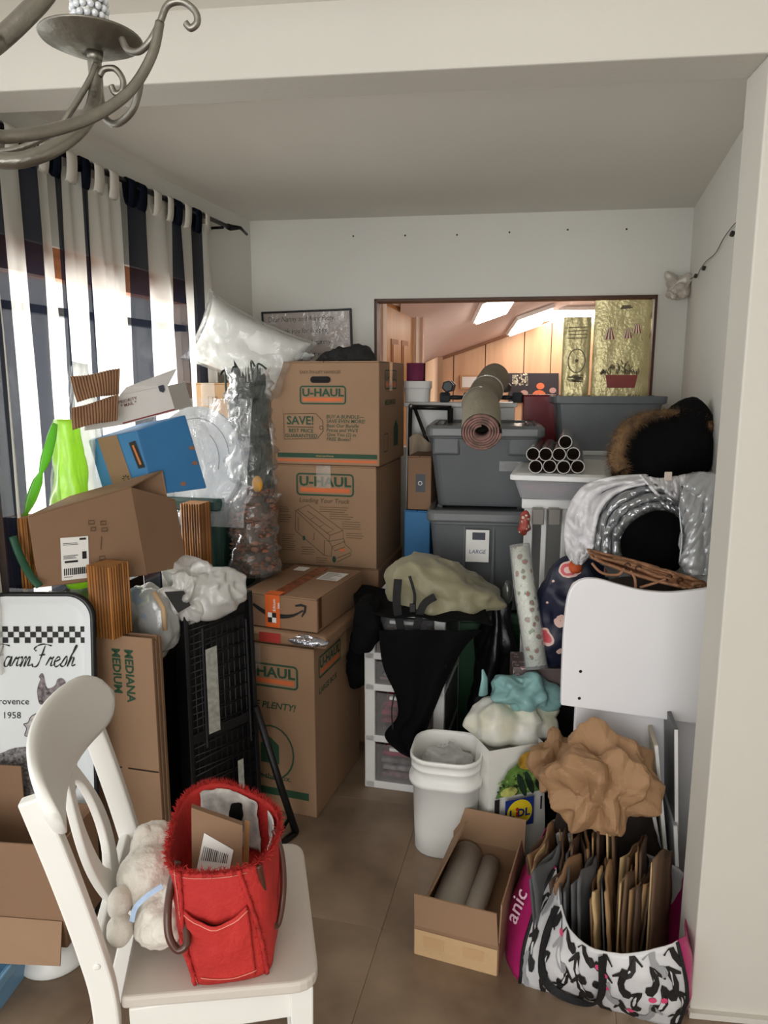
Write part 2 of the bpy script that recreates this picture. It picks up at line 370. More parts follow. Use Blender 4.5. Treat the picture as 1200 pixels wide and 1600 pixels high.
# door with casing in the far room
dm = M('honey_door', (205, 148, 92), .4, var=.12, scale=3, stretch=(5, 5, .6)); dp = M('door_recess', (168, 104, 60), .5, var=.1)
D0 = at(602, 560, 4.25); D1 = at(648, 560, 4.75); dd = V((D1.x - D0.x, D1.y - D0.y, 0)); dl = dd.length; dF = frame((D0.x, D0.y, 0), dd, (0, 0, 1))
q = MB(); q.prism([(.0, .3), (dl, .3), (dl, 1.93), (0, 1.93)], dF, -.05, -.01); door = struct(q.build('door_1', dm))
for x0, x1, z0, z1 in ((.15, .30, 1.0, 1.74), (.38, .52, 1.0, 1.74)):
    q = MB(); q.prism([(dl * x0 / .66, z0), (dl * x1 / .66, z0), (dl * x1 / .66, z1), (dl * x0 / .66, z1)], dF, -.012, -.006); p_ = q.build('panel', dp, door)
    q = MB(); q.prism([(dl * (x0 + .03) / .66, z0), (dl * x1 / .66, z0), (dl * x1 / .66, z1 - .03), (dl * (x0 + .03) / .66, z1 - .03)], dF, -.007, -.003); q.build('panel_field', dm, door)
q = MB(); cas = M('door_casing', (226, 200, 178), .5)
q.prism([(-.06, .3), (0, .3), (0, 1.93), (-.06, 1.99)], dF, -.03, .01); q.prism([(dl, .3), (dl + .07, .3), (dl + .07, 1.99), (dl, 1.93)], dF, -.03, .01); q.prism([(0, 1.93), (dl, 1.93), (dl + .07, 1.99), (-.06, 1.99)], dF, -.03, .01)
struct(q.build('trim_4', cas))
q = MB(); q.prism([(dl + .07, .3), (dl + .10, .3), (dl + .10, 2.3), (dl + .07, 2.3)], dF, -.1, .03); q.prism([(-.4, .3), (-.06, .3), (-.06, 2.3), (-.4, 2.3)], dF, -.06, .0); q.prism([(-.06, 1.99), (dl + .07, 1.99), (dl + .07, 2.3), (-.06, 2.3)], dF, -.06, .0)
struct(q.build('wall_far_closet', M('closet_wall', (214, 180, 160), .7)))
q = MB(); q.tube([dF @ V((.03, 1.35, .02)), dF @ V((.03, 1.5, .02))], .006, 6); q.build('door_handle', M('satin_nickel', (200, 200, 195), .3, 1), door)

# ---------------------------------------------------------------- curtains
rodm = M('black_rod', (24, 24, 26), .35, .6)
ZR = 2.155; OF = .058
def cl(u, off, z): return A + LD * u - LN * off + V((0, 0, z))
rod = thing('curtain_rod', 'thin black curtain rod under the alcove ceiling', 'curtain rod', cl(0, .08, 0))
inv = -rod.location
q = MB(); q.tube([cl(.36, OF, ZR) + inv, cl(2.1, OF, ZR) + inv], .009, 10); q.build('rod', rodm, rod)
q = MB(); q.tube([cl(.36, OF, ZR) + inv, cl(.335, OF, ZR) + inv, cl(.30, .09, ZR + .004) + inv, cl(.235, .09, ZR - .012) + inv], [.012, .014, .007, .006], 10); q.build('finial', rodm, rod)
for u in (.40, 1.3, 2.05):
    q = MB(); q.tube([cl(u, OF, ZR - .012) + inv, cl(u, 0.003, ZR - .012) + inv], .006, 8); q.build('bracket', rodm, rod)
def cloth(name, col, tl, clear, rough=.9):
    m = bpy.data.materials.new(name); m.use_nodes = True; nt = m.node_tree; nt.nodes.clear()
    out = nt.nodes.new('ShaderNodeOutputMaterial'); d = nt.nodes.new('ShaderNodeBsdfDiffuse'); t = nt.nodes.new('ShaderNodeBsdfTranslucent'); x = nt.nodes.new('ShaderNodeBsdfTransparent')
    c = (*lin(col), 1); d.inputs[0].default_value = c; t.inputs[0].default_value = c
    tc = nt.nodes.new('ShaderNodeTexCoord'); n = nt.nodes.new('ShaderNodeTexNoise'); n.inputs['Scale'].default_value = 140; nt.links.new(tc.outputs['Object'], n.inputs[0])
    b = nt.nodes.new('ShaderNodeBump'); b.inputs['Strength'].default_value = .15; b.inputs['Distance'].default_value = .002; nt.links.new(n.outputs[0], b.inputs['Height']); nt.links.new(b.outputs[0], d.inputs['Normal'])
    m1 = nt.nodes.new('ShaderNodeMixShader'); m1.inputs[0].default_value = tl; nt.links.new(d.outputs[0], m1.inputs[1]); nt.links.new(t.outputs[0], m1.inputs[2])
    m2 = nt.nodes.new('ShaderNodeMixShader'); m2.inputs[0].default_value = clear; nt.links.new(m1.outputs[0], m2.inputs[1]); nt.links.new(x.outputs[0], m2.inputs[2]); nt.links.new(m2.outputs[0], out.inputs[0])
    return m
cw = cloth('sheer_white_cloth', (226, 224, 216), .5, .34); cn_ = cloth('sheer_navy_cloth', (28, 33, 46), .2, .09)
ctab = M('tab_cloth', (214, 210, 200), .9, var=.04)
def pu(px):    # place along the left wall met by a sight line through the hung cloth
    p = onplane(px, 350, A - LN * OF, LN); return (p - A).dot(LD)
def curtain(label, stripes, amp, seed, folds):
    """stripes: (edge, edge, navy?) sighted along the wall; hung from tabs on the rod"""
    ed_ = [(pu(b), pu(a), k) for a, b, k in stripes]; ua = min(e[0] for e in ed_); ub = max(e[1] for e in ed_)
    t = thing('curtain', label, 'curtain', cl((ua + ub) / 2, OF, 0), group='striped curtains on the alcove window'); iv = -t.location
    def fn(a, b):
        z = ZR - .035 - b * (ZR - .035 - .715); sp = .94 + .06 * min(1, b * 2)
        u = ua + (ub - ua) * ((a - .5) * sp + .5) + .006 * sin(a * folds * 9 + seed + b * 2) * b
        off = OF + amp * (.35 + .65 * min(1, b * 3)) * sin(a * folds * 2 * pi + seed + .6 * sin(b * 2.4 + seed)) + .007 * sin(a * 31 + b * 4 + seed)
        return cl(u, max(off, .02), z) + iv
    def mf(a, b):
        u = ua + (ub - ua) * a
        for x0, x1, k in ed_:
            if x0 <= u <= x1: return k
        return 0
    MB().grid(fn, 170, 26, mfn=mf).build('cloth', [cw, cn_], t)
    for x0, x1, k in ed_:
        n_ = max(1, round((x1 - x0) / .085)); hw = min(.024, (x1 - x0) / n_ * .36)
        for i in range(n_):
            u = x0 + (x1 - x0) * (i + .5) / n_; q = MB()
            q.grid(lambda s, v, u=u, hw=hw: cl(u + (s - .5) * hw * 2, OF + .013 * sin(v * 2 * pi), ZR + (.014 * cos(v * 2 * pi) if cos(v * 2 * pi) > 0 else .075 * cos(v * 2 * pi))) + iv, 2, 14); q.build('tab', cn_ if k else ctab, t, solid=.0015)
    return t
curtain('navy and white striped curtain nearest the back wall', [(197, 230, 1), (230, 258, 0), (258, 270, 0), (270, 284, 1), (284, 298, 0), (298, 316, 1), (316, 325, 0)], .016, .4, 3.5)
curtain('middle navy and white striped curtain in front of the window', [(83, 100, 1), (100, 127, 0), (127, 144, 1), (144, 166, 0), (166, 189, 0)], .009, 1.9, 3)
curtain('striped curtain at the left edge of the photo behind the chandelier', [(-75, -45, 0), (-45, -25, 1), (-25, -8, 0), (-8, 6, 1), (6, 40, 0), (40, 62, 1), (62, 82, 0)], .018, 3.1, 4)

# ---------------------------------------------------------------- chandelier
chm = M('pewter_metal', (142, 138, 128), .38, .9, var=.12, scale=30, bump=.1, bscale=120)
ch = thing('chandelier', 'pewter scroll-arm chandelier with crystal candle sleeve at top left', 'chandelier', (-.62, .82, 1.70)); iv = -ch.location
def P_(px, py, Y): return at(px, py, Y) + iv
def arm(nm, pts, r, n=8):
    q = MB(); s_ = spline(([V((0, 0, -.02)), V((.02, 0, -.01))] if nm == 'arm' else []) + [P_(*p) for p in pts], n); rr = r if not isinstance(r, tuple) else [r[0] + (r[1] - r[0]) * i / (len(s_) - 1) for i in range(len(s_))]
    q.tube(s_, rr, 10); return q.build(nm, chm, ch)
hub = V((-.62, .82, 1.70)) + iv
arm('arm', [(-120, 228, .8), (0, 251, .81), (60, 243, .82), (110, 215, .84), (140, 180, .86), (150, 140, .88), (147, 92, .885)], (.009, .0075))
arm('arm', [(-60, 216, .74), (10, 214, .75), (80, 204, .78), (150, 180, .81), (205, 140, .83), (238, 85, .84), (250, 35, .845)], (.0075, .0048))
arm('arm', [(-60, 110, .68), (0, 62, .7), (40, 25, .71), (75, -15, .72), (110, -80, .73)], .0085)
arm('scroll', [(190, 60, .86), (200, 78, .855), (218, 80, .85), (236, 62, .845), (250, 35, .845), (262, 8, .845), (285, 3, .845), (305, 18, .845), (308, 35, .845), (298, 44, .845), (290, 36, .845)], .0036)
arm('scroll', [(156, 118, .88), (163, 108, .88), (180, 108, .88), (192, 125, .88), (190, 143, .88), (180, 146, .88), (174, 134, .88)], .0034)
arm('scroll', [(150, 100, .88), (140, 125, .875), (110, 175, .865), (85, 205, .86), (30, 232, .85), (-30, 240, .84)], .0034)
arm('scroll', [(150, 105, .89), (157, 150, .885), (165, 185, .88), (183, 193, .87), (205, 175, .86), (215, 150, .855), (220, 120, .85)], .004)
pc = P_(143, 72, .885); q = MB(); prof = [(.0, -.004), (.012, -.007), (.028, -.005), (.042, .001), (.053, .006), (.0545, .008), (.052, .008), (.042, .003), (.028, -.002), (.010, -.003)]
q.loft([[pc + V((r * cos(2 * pi * k / 40), r * sin(2 * pi * k / 40), z)) for k in range(40)] for r, z in prof], False, False); q.build('drip_pan', chm, ch)
q = MB(); q.tube([P_(148, 82, .885), P_(148, 96, .885)], [.009, .0075], 14); q.build('socket', chm, ch)
cry = M('crystal', (225, 228, 232), .05, 0, var=.15, scale=80, spec=1, coat=.6)
q = MB()
sl0 = pc + V((0, 0, .004)); q.tube([sl0, sl0 + V((0, 0, .09))], .015, 14, mi=0)
sleeve = q.build('candle_sleeve', M('sleeve_metal', (170, 168, 160), .4, .7), ch)
q = MB()
for r_ in range(9):
    for k in range(14): a = 2 * pi * (k + .5 * (r_ % 2)) / 14; q.ell(sl0 + V((.0175 * cos(a), .0175 * sin(a), .006 + r_ * .0085)), (.0038,) * 3, None, 8, 5)
tag(q.build('crystal_beads', cry, sleeve), None, None, kind='stuff')
q = MB(); q.loft([[hub + V((r * cos(2 * pi * k / 20), r * sin(2 * pi * k / 20), z)) for k in range(20)] for r, z in ((.004, -.09), (.02, -.07), (.03, -.03), (.016, .02), (.012, .12), (.028, .16), (.012, .22), (.008, .5), (.008, 1.0), (.05, 1.03), (.055, 1.05))]); q.build('column', chm, ch)
# ================================================================ cartons
kraft = M('kraft_board', (150, 119, 92), .75, var=.06, scale=3, bump=.05, bscale=140, stretch=(1, 1, 1))
kraft_d = M('kraft_board_brown', (138, 107, 82), .75, var=.07, scale=3, bump=.05, bscale=140)
kraft_l = M('kraft_board_light', (186, 150, 110), .75, var=.06, scale=3, bump=.05, bscale=140)
tape_m = M('clear_parcel_tape', (196, 164, 124), .18, var=.05, spec=.6, bump=.15, bscale=60)
ink_g = M('green_ink', (38, 72, 50), .7); ink_o = M('orange_ink', (206, 106, 58), .7); ink_k = M('black_ink', (28, 26, 25), .6); ink_b = M('brown_ink', (86, 70, 48), .7)
paper_w = M('white_label_paper', (232, 230, 226), .6, var=.03)
FR = lambda w, d, h: frame((0, -d / 2, 0), (1, 0, 0), (0, 0, 1))
RT = lambda w, d, h: frame((w / 2, 0, 0), (0, 1, 0), (0, 0, 1))
TP = lambda w, d, h: frame((0, 0, h), (1, 0, 0), (0, 1, 0))
def carton(label, corner, yaw, w, d, h, mat=kraft, name='cardboard_box', tape=True, group=None, seam='y', cat='box'):
    """closed shipping carton; corner is its front right foot"""
    a = R(yaw); X = V((cos(a), sin(a), 0)); Y = V((-sin(a), cos(a), 0)); c = V(corner) - X * w / 2 + Y * d / 2
    t = thing(name, label, cat, c, yaw, group)
    MB().box((0, 0, (h - .005) / 2), (w, d, h - .005)).build('body', mat, t, bevel=.004)
    for s in (-1, 1):
        if seam == 'y': MB().box((s * w / 4, 0, h - .0025), (w / 2 - .002, d, .005)).build('flap', mat, t, bevel=.0015)
        else: MB().box((0, s * d / 4, h - .0025), (w, d / 2 - .002, .005)).build('flap', mat, t, bevel=.0015)
    if tape:
        q = MB()
        if seam == 'y': q.rect(TP(w, d, h), -.03, -d / 2, .03, d / 2)
        else: q.rect(TP(w, d, h), -w / 2, -.03, w / 2, .03)
        q.build('tape', tape_m, t)
        q = MB(); q.rect(FR(w, d, h), -.03, h - .09, .03, h, .0016); q.build('tape_end', film('clear_tape', (245, 238, 226), .78, .1, .15, 25), t)
    return t
def uhaul(t, F, cx, cy, W, line=.006):
    H = W * .36; q = MB(); q.stroke(rrect(cx - W / 2, cy - H / 2, cx + W / 2, cy + H / 2, H * .16), line, F, closed=True); q.build('logo_outline', ink_g, t)
    q = MB(); q.rect(F, cx - W * .44, cy - H * .36, cx + W * .44, cy - H * .16); q.build('logo_bar', ink_o, t)
    text('U-HAUL', W * .225, F @ Matrix.Translation((cx, cy - H * .06, 0)), ink_g, t, 'logo', .035, sx=1.12, space=1.02)

YAW = -14
foot = V((-.022, 2.862, 0))
def step(c, z): return V((c.x, c.y, z))
# bottom, middle and top of the stack
carton('tall plain carton at the bottom of the removal-box stack', step(foot, FZ), YAW, .43, .43, .752, kraft_d, 'moving_box')
m2 = carton('removal carton printed with a loading-truck diagram, middle of the stack', V((-.030, 2.862, .756)), YAW, .435, .44, .412, kraft, 'moving_box', group='removal cartons')
w, d, h = .435, .44, .412; F = FR(w, d, h)
uhaul(m2, F, .005, .335, .235, .007)
text('Loading Your Truck', .026, F @ Matrix.Translation((.0, .262, 0)), ink_b, m2, 'caption', .01, .2)
tr = lambda pts: [((x - 645) / 1020 * .435, (1030 - y) / 985 * .412) for x, y in pts]
q = MB()
for pts in ([(355, 690), (360, 490), (490, 430), (830, 665), (835, 745), (690, 780), (600, 700), (360, 490)], [(355, 690), (640, 920)], [(640, 920), (645, 770), (690, 780)], [(830, 665), (700, 720), (690, 780)], [(700, 720), (380, 480)], [(835, 745), (850, 800), (910, 850), (905, 905), (770, 980)], [(720, 830), (850, 770)], [(720, 830), (745, 870), (850, 825)], [(690, 780), (720, 830), (710, 930), (640, 920)], [(385, 560), (385, 690)], [(545, 700), (540, 770), (525, 770)], [(480, 490), (560, 545), (510, 570)], [(560, 545), (650, 610), (600, 640)], [(650, 610), (740, 665), (670, 700)], [(770, 940), (900, 880)]):
    q.stroke(tr(pts), .0026, F)
q.build('truck_drawing', ink_b, m2)
q = MB()
for x, y, r in ((440, 760, 22), (740, 955, 30)):
    c = tr([(x, y)])[0]; q.flat([(c[0] + r / 1200 * .34 * cos(a * pi / 8), c[1] + r / 1137 * .52 * sin(a * pi / 8)) for a in range(16)], F, .001); q.build('truck_wheel', ink_g, m2); q = MB()
q = MB(); q.flat(tr([(795, 850), (850, 840), (850, 865), (800, 875)]), F, .001); q.build('truck_badge', ink_o, m2)
q = MB(); random.seed(3)
for x, y, n, wd in ((190, 460, 3, 120), (190, 540, 4, 140), (215, 730, 8, 140), (410, 850, 4, 140), (560, 950, 3, 120), (600, 445, 3, 300), (700, 510, 3, 240), (820, 580, 4, 190), (860, 690, 3, 180)):
    for i in range(n):
        a = tr([(x, y + i * 22), (x + wd * random.uniform(.75, 1), y + i * 22)]); q.stroke(a, .0022, F)
tag(q.build('small_print', ink_b, m2), None, None, kind='stuff')
m1 = carton('topmost removal carton with green and orange stripes and a price-tag print', V((-.018, 2.860, 1.170)), YAW, .447, .44, .405, kraft, 'moving_box', tape=False, group='removal cartons')
w, d, h = .447, .44, .405; F = FR(w, d, h)
q = MB(); q.rect(F, -.20, .028, .215, .046); q.build('green_stripe', ink_g, m1); q = MB(); q.rect(F, -.20, .012, .215, .021); q.build('orange_stripe', ink_o, m1)
text('uhaul.com/boxes', .011, F @ Matrix.Translation((0, .033, .0004)), kraft_l, m1, 'stripe_lettering')
text('EASY-TO-LIFT HANDLES', .0155, F @ Matrix.Translation((-.015, .358, 0)), ink_b, m1, 'caption', .012)
q = MB(); q.flat(rrect(-.055, .322, .028, .347, .012), F, .0015); hh = q.build('hand_hole', M('hand_hole_dark', (22, 20, 18), .9), m1)
uhaul(m1, F, -.005, .275, .185, .006)
q = MB(); q.stroke([(-.17, .10), (-.03, .105), (-.005, .135), (-.007, .175), (-.035, .203), (-.17, .20)], .0032, F, closed=True); q.stroke([(-.013 + .007 * cos(a * pi / 6), .148 + .007 * sin(a * pi / 6)) for a in range(12)], .003, F, closed=True); q.rect(F, -.155, .1475, -.045, .1515); q.build('price_tag_print', ink_b, m1)
text('SAVE!', .046, F @ Matrix.Translation((-.100, .160, 0)), ink_g, m1, 'lettering', .02)
text('BEST PRICE\nGUARANTEED', .021, F @ Matrix.Translation((-.098, .128, 0)), ink_g, m1, 'lettering', .014, line=.95)
text('BUY A BUNDLE—\nSAVE EVEN MORE!\nBest Our Bundle\nPrices and We\'ll\nGive You (2) in\nFREE Boxes!', .0195, F @ Matrix.Translation((.008, .185, 0)), ink_g, m1, 'lettering', .01, .12, 'LEFT', line=.9)
RF = RT(w, d, h)
uhaul(m1, RF, -.03, .335, .2, .006); text('MEDIUM BOX', .03, RF @ Matrix.Translation((-.04, .235, 0)), ink_g, m1, 'lettering', .02)
q = MB(); q.flat([(.02, .06), (.1, .06), (.1, .14), (.06, .17), (.02, .14)], RF); q.stroke(rrect(-.15, .05, -.08, .12, .008), .004, RF, closed=True); tag(q.build('side_print', ink_g, m1), None, None, kind='stuff')
q = MB(); q.rect(RF, -.06, .29, -.01, .405, .0016); q.build('side_tape', film('clear_tape', (245, 240, 230), .6, .1, .5, 60), m1)
# large carton in front of the stack, the padded parcel and the tape-sealed carton on it
bb = V((-.234, 2.331, FZ))
m3 = carton('large removal carton standing on the floor below the tape-sealed parcel', bb, -18, .455, .44, .615, kraft, 'moving_box', group='removal cartons')
w, d, h = .455, .44, .615; F = FR(w, d, h); RF = RT(w, d, h)
uhaul(m3, F, .055, .505, .22, .007)
text('MOVE MORE PLENTY!', .034, F @ Matrix.Translation((-.01, .385, 0)), ink_g, m3, 'lettering', .02, .25)
q = MB(); q.stroke([(.06 + .085 * cos(a * pi / 12), .22 + .10 * sin(a * pi / 12)) for a in range(24)], .006, F, closed=True); q.rect(F, -.21, .06, .20, .088); q.flat([(.02, .25), (.055, .28), (.09, .25), (.09, .18), (.02, .18)], F); tag(q.build('recycling_emblem', ink_g, m3), None, None, kind='stuff')
text('Always reuse the box.', .03, F @ Matrix.Translation((0, .12, 0)), ink_g, m3, 'lettering', .016)
uhaul(m3, RF, -.08, .535, .2, .007); text('LARGE BOX', .03, RF @ Matrix.Translation((-.1, .44, 0)), ink_g, m3, 'lettering', .02)
q = MB(); q.rect(RF, .02, .5, .08, .615, .0014); q.build('side_tape', tape_m, m3)
# flat padded parcel with shiny wrap
pf = thing('padded_parcel', 'flat brown parcel with red tape and shiny wrap under the tape-sealed carton', 'parcel', onz(455, 1008, .62) + V((-.02, .2, 0)), -18)
q = MB(); q.box((0, 0, .0235), (.43, .40, .043)); q.build('sleeve', kraft_d, pf, bevel=.012, seg=3)
q = MB(); q.rect(frame((0, -.2, 0), (1, 0, 0), (0, 0, 1)), -.03, .008, .05, .042, .001); q.build('red_tape', M('red_tape', (170, 60, 54), .3), pf)
q = MB(); q.ell((.15, -.195, .026), (.075, .03, .016), None, 20, 10); q.warp(lambda p: p + V((0, 0, 1)) * .008 * fbm(p, 60)); q.build('crumpled_wrap', M('silver_wrap', (190, 192, 200), .12, .85, bump=.8, bscale=50), pf)
AZ = .668
am = carton('tape-sealed brown parcel with a curved arrow printed on its front', onz(496, 990, AZ), -20, .285, .40, .118, kraft_d, 'parcel_box', tape=False, cat='box')
w, d, h = .285, .40, .118; F = FR(w, d, h); T = TP(w, d, h)
s_ = [V(p) for p in ((-.10, .078, 0), (-.05, .052, 0), (0, .045, 0), (.05, .052, 0), (.092, .075, 0))]
q = MB(); ss = spline(s_, 6); q.stroke([(p.x, p.y) for p in ss], [.006 + .011 * sin(pi * min(1, i / (len(ss) - 1) + .12)) for i in range(len(ss))], F); q.stroke([(.062, .088), (.085, .093), (.100, .090), (.098, .072), (.086, .052)], [.006, .009, .011, .009, .005], F); q.build('arrow_print', ink_k, am)
q = MB(); q.rect(F, -.052, .003, .004, .118, .0014); q.rect(T, -.052, -.2, .004, -.16, .0014); ot = q.build('orange_tape', M('orange_label', (222, 104, 48), .4), am)
q = MB()
for x0, y0, x1, y1, in ((-.042, .038, -.026, .055), (-.026, .020, -.010, .038)): q.rect(F, x0, y0, x1, y1, .0022)
q.build('tape_square', paper_w, ot); q = MB()
for x0, y0, x1, y1, in ((-.026, .038, -.010, .055), (-.042, .020, -.026, .038)): q.rect(F, x0, y0, x1, y1, .0022)
q.build('tape_square', ink_k, ot)
text('lithium\nion', .016, F @ Matrix.Translation((-.012, .082, .001)) @ Matrix.Rotation(pi / 2, 4, 'Z'), paper_w, ot, 'lettering', .01)
q = MB(); q.rect(T, .03, .03, .115, .14); lb = q.build('shipping_label', paper_w, am); q = MB(); q.rect(T, -.11, .12, -.06, .175); q.build('small_label', paper_w, am)
q = MB()
for i in range(9): q.rect(T, .038, .04 + i * .0105, .10 + random.uniform(-.03, .008), .0435 + i * .0105, .0012)
pr = q.build('label_print', M('grey_ink', (120, 118, 116), .7), lb); pr['kind'] = 'stuff'
q = MB(); q.rect(T, -.035, -.2, .015, .2, .0009); q.build('seam_tape', M('printed_tape', (150, 82, 56), .25, var=.3, scale=40), am)
RF = RT(w, d, h); q = MB(); q.rect(RF, -.19, .01, -.165, .118, .001); q.build('edge_tape', M('brown_tape', (92, 62, 44), .2), am)
# ================================================================ left pile
blackp = M('black_plastic', (20, 20, 22), .38, var=.1); blackm = M('black_cloth', (9, 9, 11), .95, var=.15, scale=20, bump=.3, bscale=80, spec=.15)
def hexa(front, dv):          # solid from four front corners (TL, TR, BR, BL) and a depth vector
    f = [V(p) for p in front]; b = [p + V(dv) for p in f]; mb = MB()
    mb.add(f + b, [(0, 3, 2, 1), (4, 5, 6, 7), (0, 1, 5, 4), (1, 2, 6, 5), (2, 3, 7, 6), (3, 0, 4, 7)]); return mb
def slab(quad, th):           # board of thickness th behind a quad
    f = [V(p) for p in quad]; n = (f[1] - f[0]).cross(f[3] - f[0]).normalized(); return hexa(f, n * th)
def qf(quad):                 # frame with origin at bottom left, x along the bottom, y up (quad is TL, TR, BR, BL)
    return frame(quad[3], quad[2] - quad[3], quad[0] - quad[3])
def base(pts): 
    c = sum((V(p) for p in pts), V()) / len(pts); return V((c.x, c.y, min(p.z for p in pts)))
# black trunk that carries the left pile
CB = .70
tk = thing('black_chest', 'black storage chest on the floor under the left pile', 'chest', (-.815, 2.46, FZ), YAW)
MB().box((0, 0, CB / 2 - .02), (.23, .73, CB - .04)).build('body', blackp, tk, bevel=.012); MB().box((0, 0, CB - .025), (.24, .74, .04)).build('lid', blackp, tk, bevel=.01)
q = MB(); q.box((0, -.37, CB - .10), (.09, .02, .06)); q.build('latch', M('dull_latch', (60, 60, 62), .4, .8), tk, bevel=.004)
# dark green tote on the trunk
gm = M('dark_green_plastic', (28, 56, 50), .4, var=.1)
def tote(name, label, loc, yaw, w, d, h, mat, lidm=None, taper=.86, rim=.012, lid=True, label_part=None, group=None, ribs=False, cat='bin', open_=False):
    t = thing(name, label, cat, loc, yaw, group)
    def ring(s, z, r=.03): return [V((x, y, z)) for x, y in rrect(-w / 2 * s, -d / 2 * s, w / 2 * s, d / 2 * s, r, 4)]
    q = MB(); hh = h - (.03 if lid else 0)
    q.loft([ring(taper, 0), ring(taper + (1 - taper) * .9 - .03, hh * .93), ring(1 - .03, hh * .93), ring(1 - .03, hh)] + ([ring(1 - .045, hh), ring(1 - .045, hh - .02), ring(taper - .03, .01)] if open_ else []), True, True, smooth=False)
    q.build('body', mat, t, bevel=.004)
    if open_:
        q = MB(); q.loft([ring(.985, h - .035), ring(1.02, h - .03), ring(1.03, h), ring(.975, h), ring(.96, h - .01), ring(.95, h - .04)], False, False, smooth=False); q.build('rim', mat, t, bevel=.003)
    if lid:
        q = MB(); q.loft([ring(1.0, h - .045), ring(1.02, h - .04), ring(1.02, h - .012), ring(.985, h), ring(.90, h), ring(.88, h - .010), ring(.3, h - .010)], False, True, smooth=False); l = q.build('lid', lidm or mat, t, bevel=.003)
        for sx in (-1, 1):
            q = MB(); q.box((sx * w * .40, 0, h - .006), (w * .06, d * .45, .016)); q.build('lid_ridge', lidm or mat, l, bevel=.006)
    if ribs:
        for sx in (-1, 1):
            q = MB(); q.box((sx * w * .14, -d / 2 * .925, h * .45), (w * .035, .012, h * .8)); q.build('rib', mat, t, bevel=.004)
    return t
gt = tote('storage_tote', 'dark green lidded tote between the blue box and the wrapped plant', (-.66, 2.78, .702), YAW, .26, .36, .385, gm, group='lidded totes')
# kraft carton on its side with the shipping label, open to the right
TL, TR, BR, BL = at(45, 808, 1.93), at(204, 762, 2.11), at(229, 897, 2.11), at(62, 916, 1.93)
kb = thing('shipping_box', 'brown carton lying open on its side with a white shipping label', 'box', base([BR, BL])); L = -kb.location
kq = [p + L for p in (TL, TR, BR, BL)]
dvec = V((.05, .15, .03)); slab(kq, -.004).build('front_panel', kraft_d, kb)
K = [p + dvec for p in kq]; slab(K, .004).build('back_panel', kraft_d, kb)
for a, b in ((0, 1), (2, 3), (3, 0)):
    slab([kq[a], kq[b], kq[b] + dvec, kq[a] + dvec], .004).build('side_panel', kraft_d, kb)
f1 = [kq[1], at(272, 780, 2.29) + L, at(291, 884, 2.29) + L, kq[2]]; slab(f1, -.004).build('flap', kraft_d, kb)
f2 = [K[1], at(222, 760, 2.36) + L, at(240, 870, 2.36) + L, K[2]]; slab(f2, .004).build('flap', kraft, kb)
F = qf(kq); W_ = (kq[2] - kq[3]).length; H_ = (kq[0] - kq[3]).length
sq = lambda x0, y0, x1, y1, t=.006: [F @ V((x * W_, y * H_, t)) for x, y in ((x0, y0), (x1, y0), (x1, y1), (x0, y1))]
q = MB(); q.add(sq(.19, .05, .44, .67), [(0, 1, 2, 3)]); lab = q.build('shipping_label', paper_w, kb)
q = MB(); q.add(sq(.22, .30, .34, .33, .007), [(0, 1, 2, 3)]); q.add(sq(.36, .62, .42, .65, .007), [(0, 1, 2, 3)]); q.add(sq(.38, .34, .42, .45, .007), [(0, 1, 2, 3)])
for i in range(12): q.add(sq(.21 + i * .018, .12, .215 + i * .018 + random.uniform(.002, .009), .22, .007), [(0, 1, 2, 3)])
for y in (.58, .56, .40, .38, .36, .09): q.add(sq(.21, y, .21 + random.uniform(.06, .14), y + .008, .007), [(0, 1, 2, 3)])
tag(q.build('label_print', ink_k, lab), None, None, kind='stuff')
q = MB()
for x, y, a in ((.45, .84, .05), (.47, .74, .04), (.56, .82, .05), (.57, .72, .05), (.54, .30, .05), (.54, .20, .05)): q.stroke([(x * W_, y * H_), ((x + a) * W_, y * H_), ((x + a) * W_, (y + .05) * H_), (x * W_, (y + .05) * H_)], .003, F, .006, True)
q.stroke([(.555 * W_, .45 * H_), (.565 * W_, .65 * H_)], .002, F, .006)
tag(q.build('handling_symbols', ink_b, kb), None, None, kind='stuff')
# blue carton standing on its edge
bl = M('blue_print_board', (52, 116, 168), .55, var=.06, scale=5); 
BY = 2.24
c0, c1, c2 = at(137, 688, BY + .03), at(213, 673, BY), at(290, 648, BY + .12); e0, e1, e2 = at(161, 768, BY + .03), at(241, 774, BY), at(324, 763, BY + .12)
bx = thing('blue_box', 'bright blue carton tipped to the left with a brown tape strip', 'box', base([e0, e1, e2])); L = -bx.location
P4 = [p + L for p in (c0, c1, c2, e0, e1, e2)]; bk = P4[0] + P4[2] - P4[1]; bke = P4[3] + P4[5] - P4[4]
q = MB(); q.add(P4 + [bk, bke], [(0, 3, 4, 1), (1, 4, 5, 2), (0, 1, 2, 6), (3, 7, 5, 4), (2, 5, 7, 6), (0, 6, 7, 3)]); q.build('body', bl, bx, bevel=.004)
lq = [P4[0], P4[1], P4[4], P4[3]]; F = qf(lq); W_ = (lq[2] - lq[3]).length; H_ = (lq[0] - lq[3]).length
q = MB(); q.add([lq[3].lerp(lq[2], a).lerp(lq[0].lerp(lq[1], a), b) + F.to_3x3() @ V((0, 0, .0012)) for a, b in ((.24, .08), (.66, .1), (.6, 1.0), (.2, 1.0))], [(0, 1, 2, 3)]); tp = q.build('tape', kraft_d, bx)
text('✳', .03, F @ Matrix.Translation((W_ * .5, H_ * .28, .001)), ink_k, tp, 'tape_print') if False else None
q = MB()
for k in range(8): a = k * pi / 4; q.stroke([(W_ * .47 + .006 * cos(a), H_ * .28 + .006 * sin(a)), (W_ * .47 + .013 * cos(a), H_ * .28 + .013 * sin(a))], .003, F, .0022)
tag(q.build('spark_print', ink_k, tp), None, None, kind='stuff')
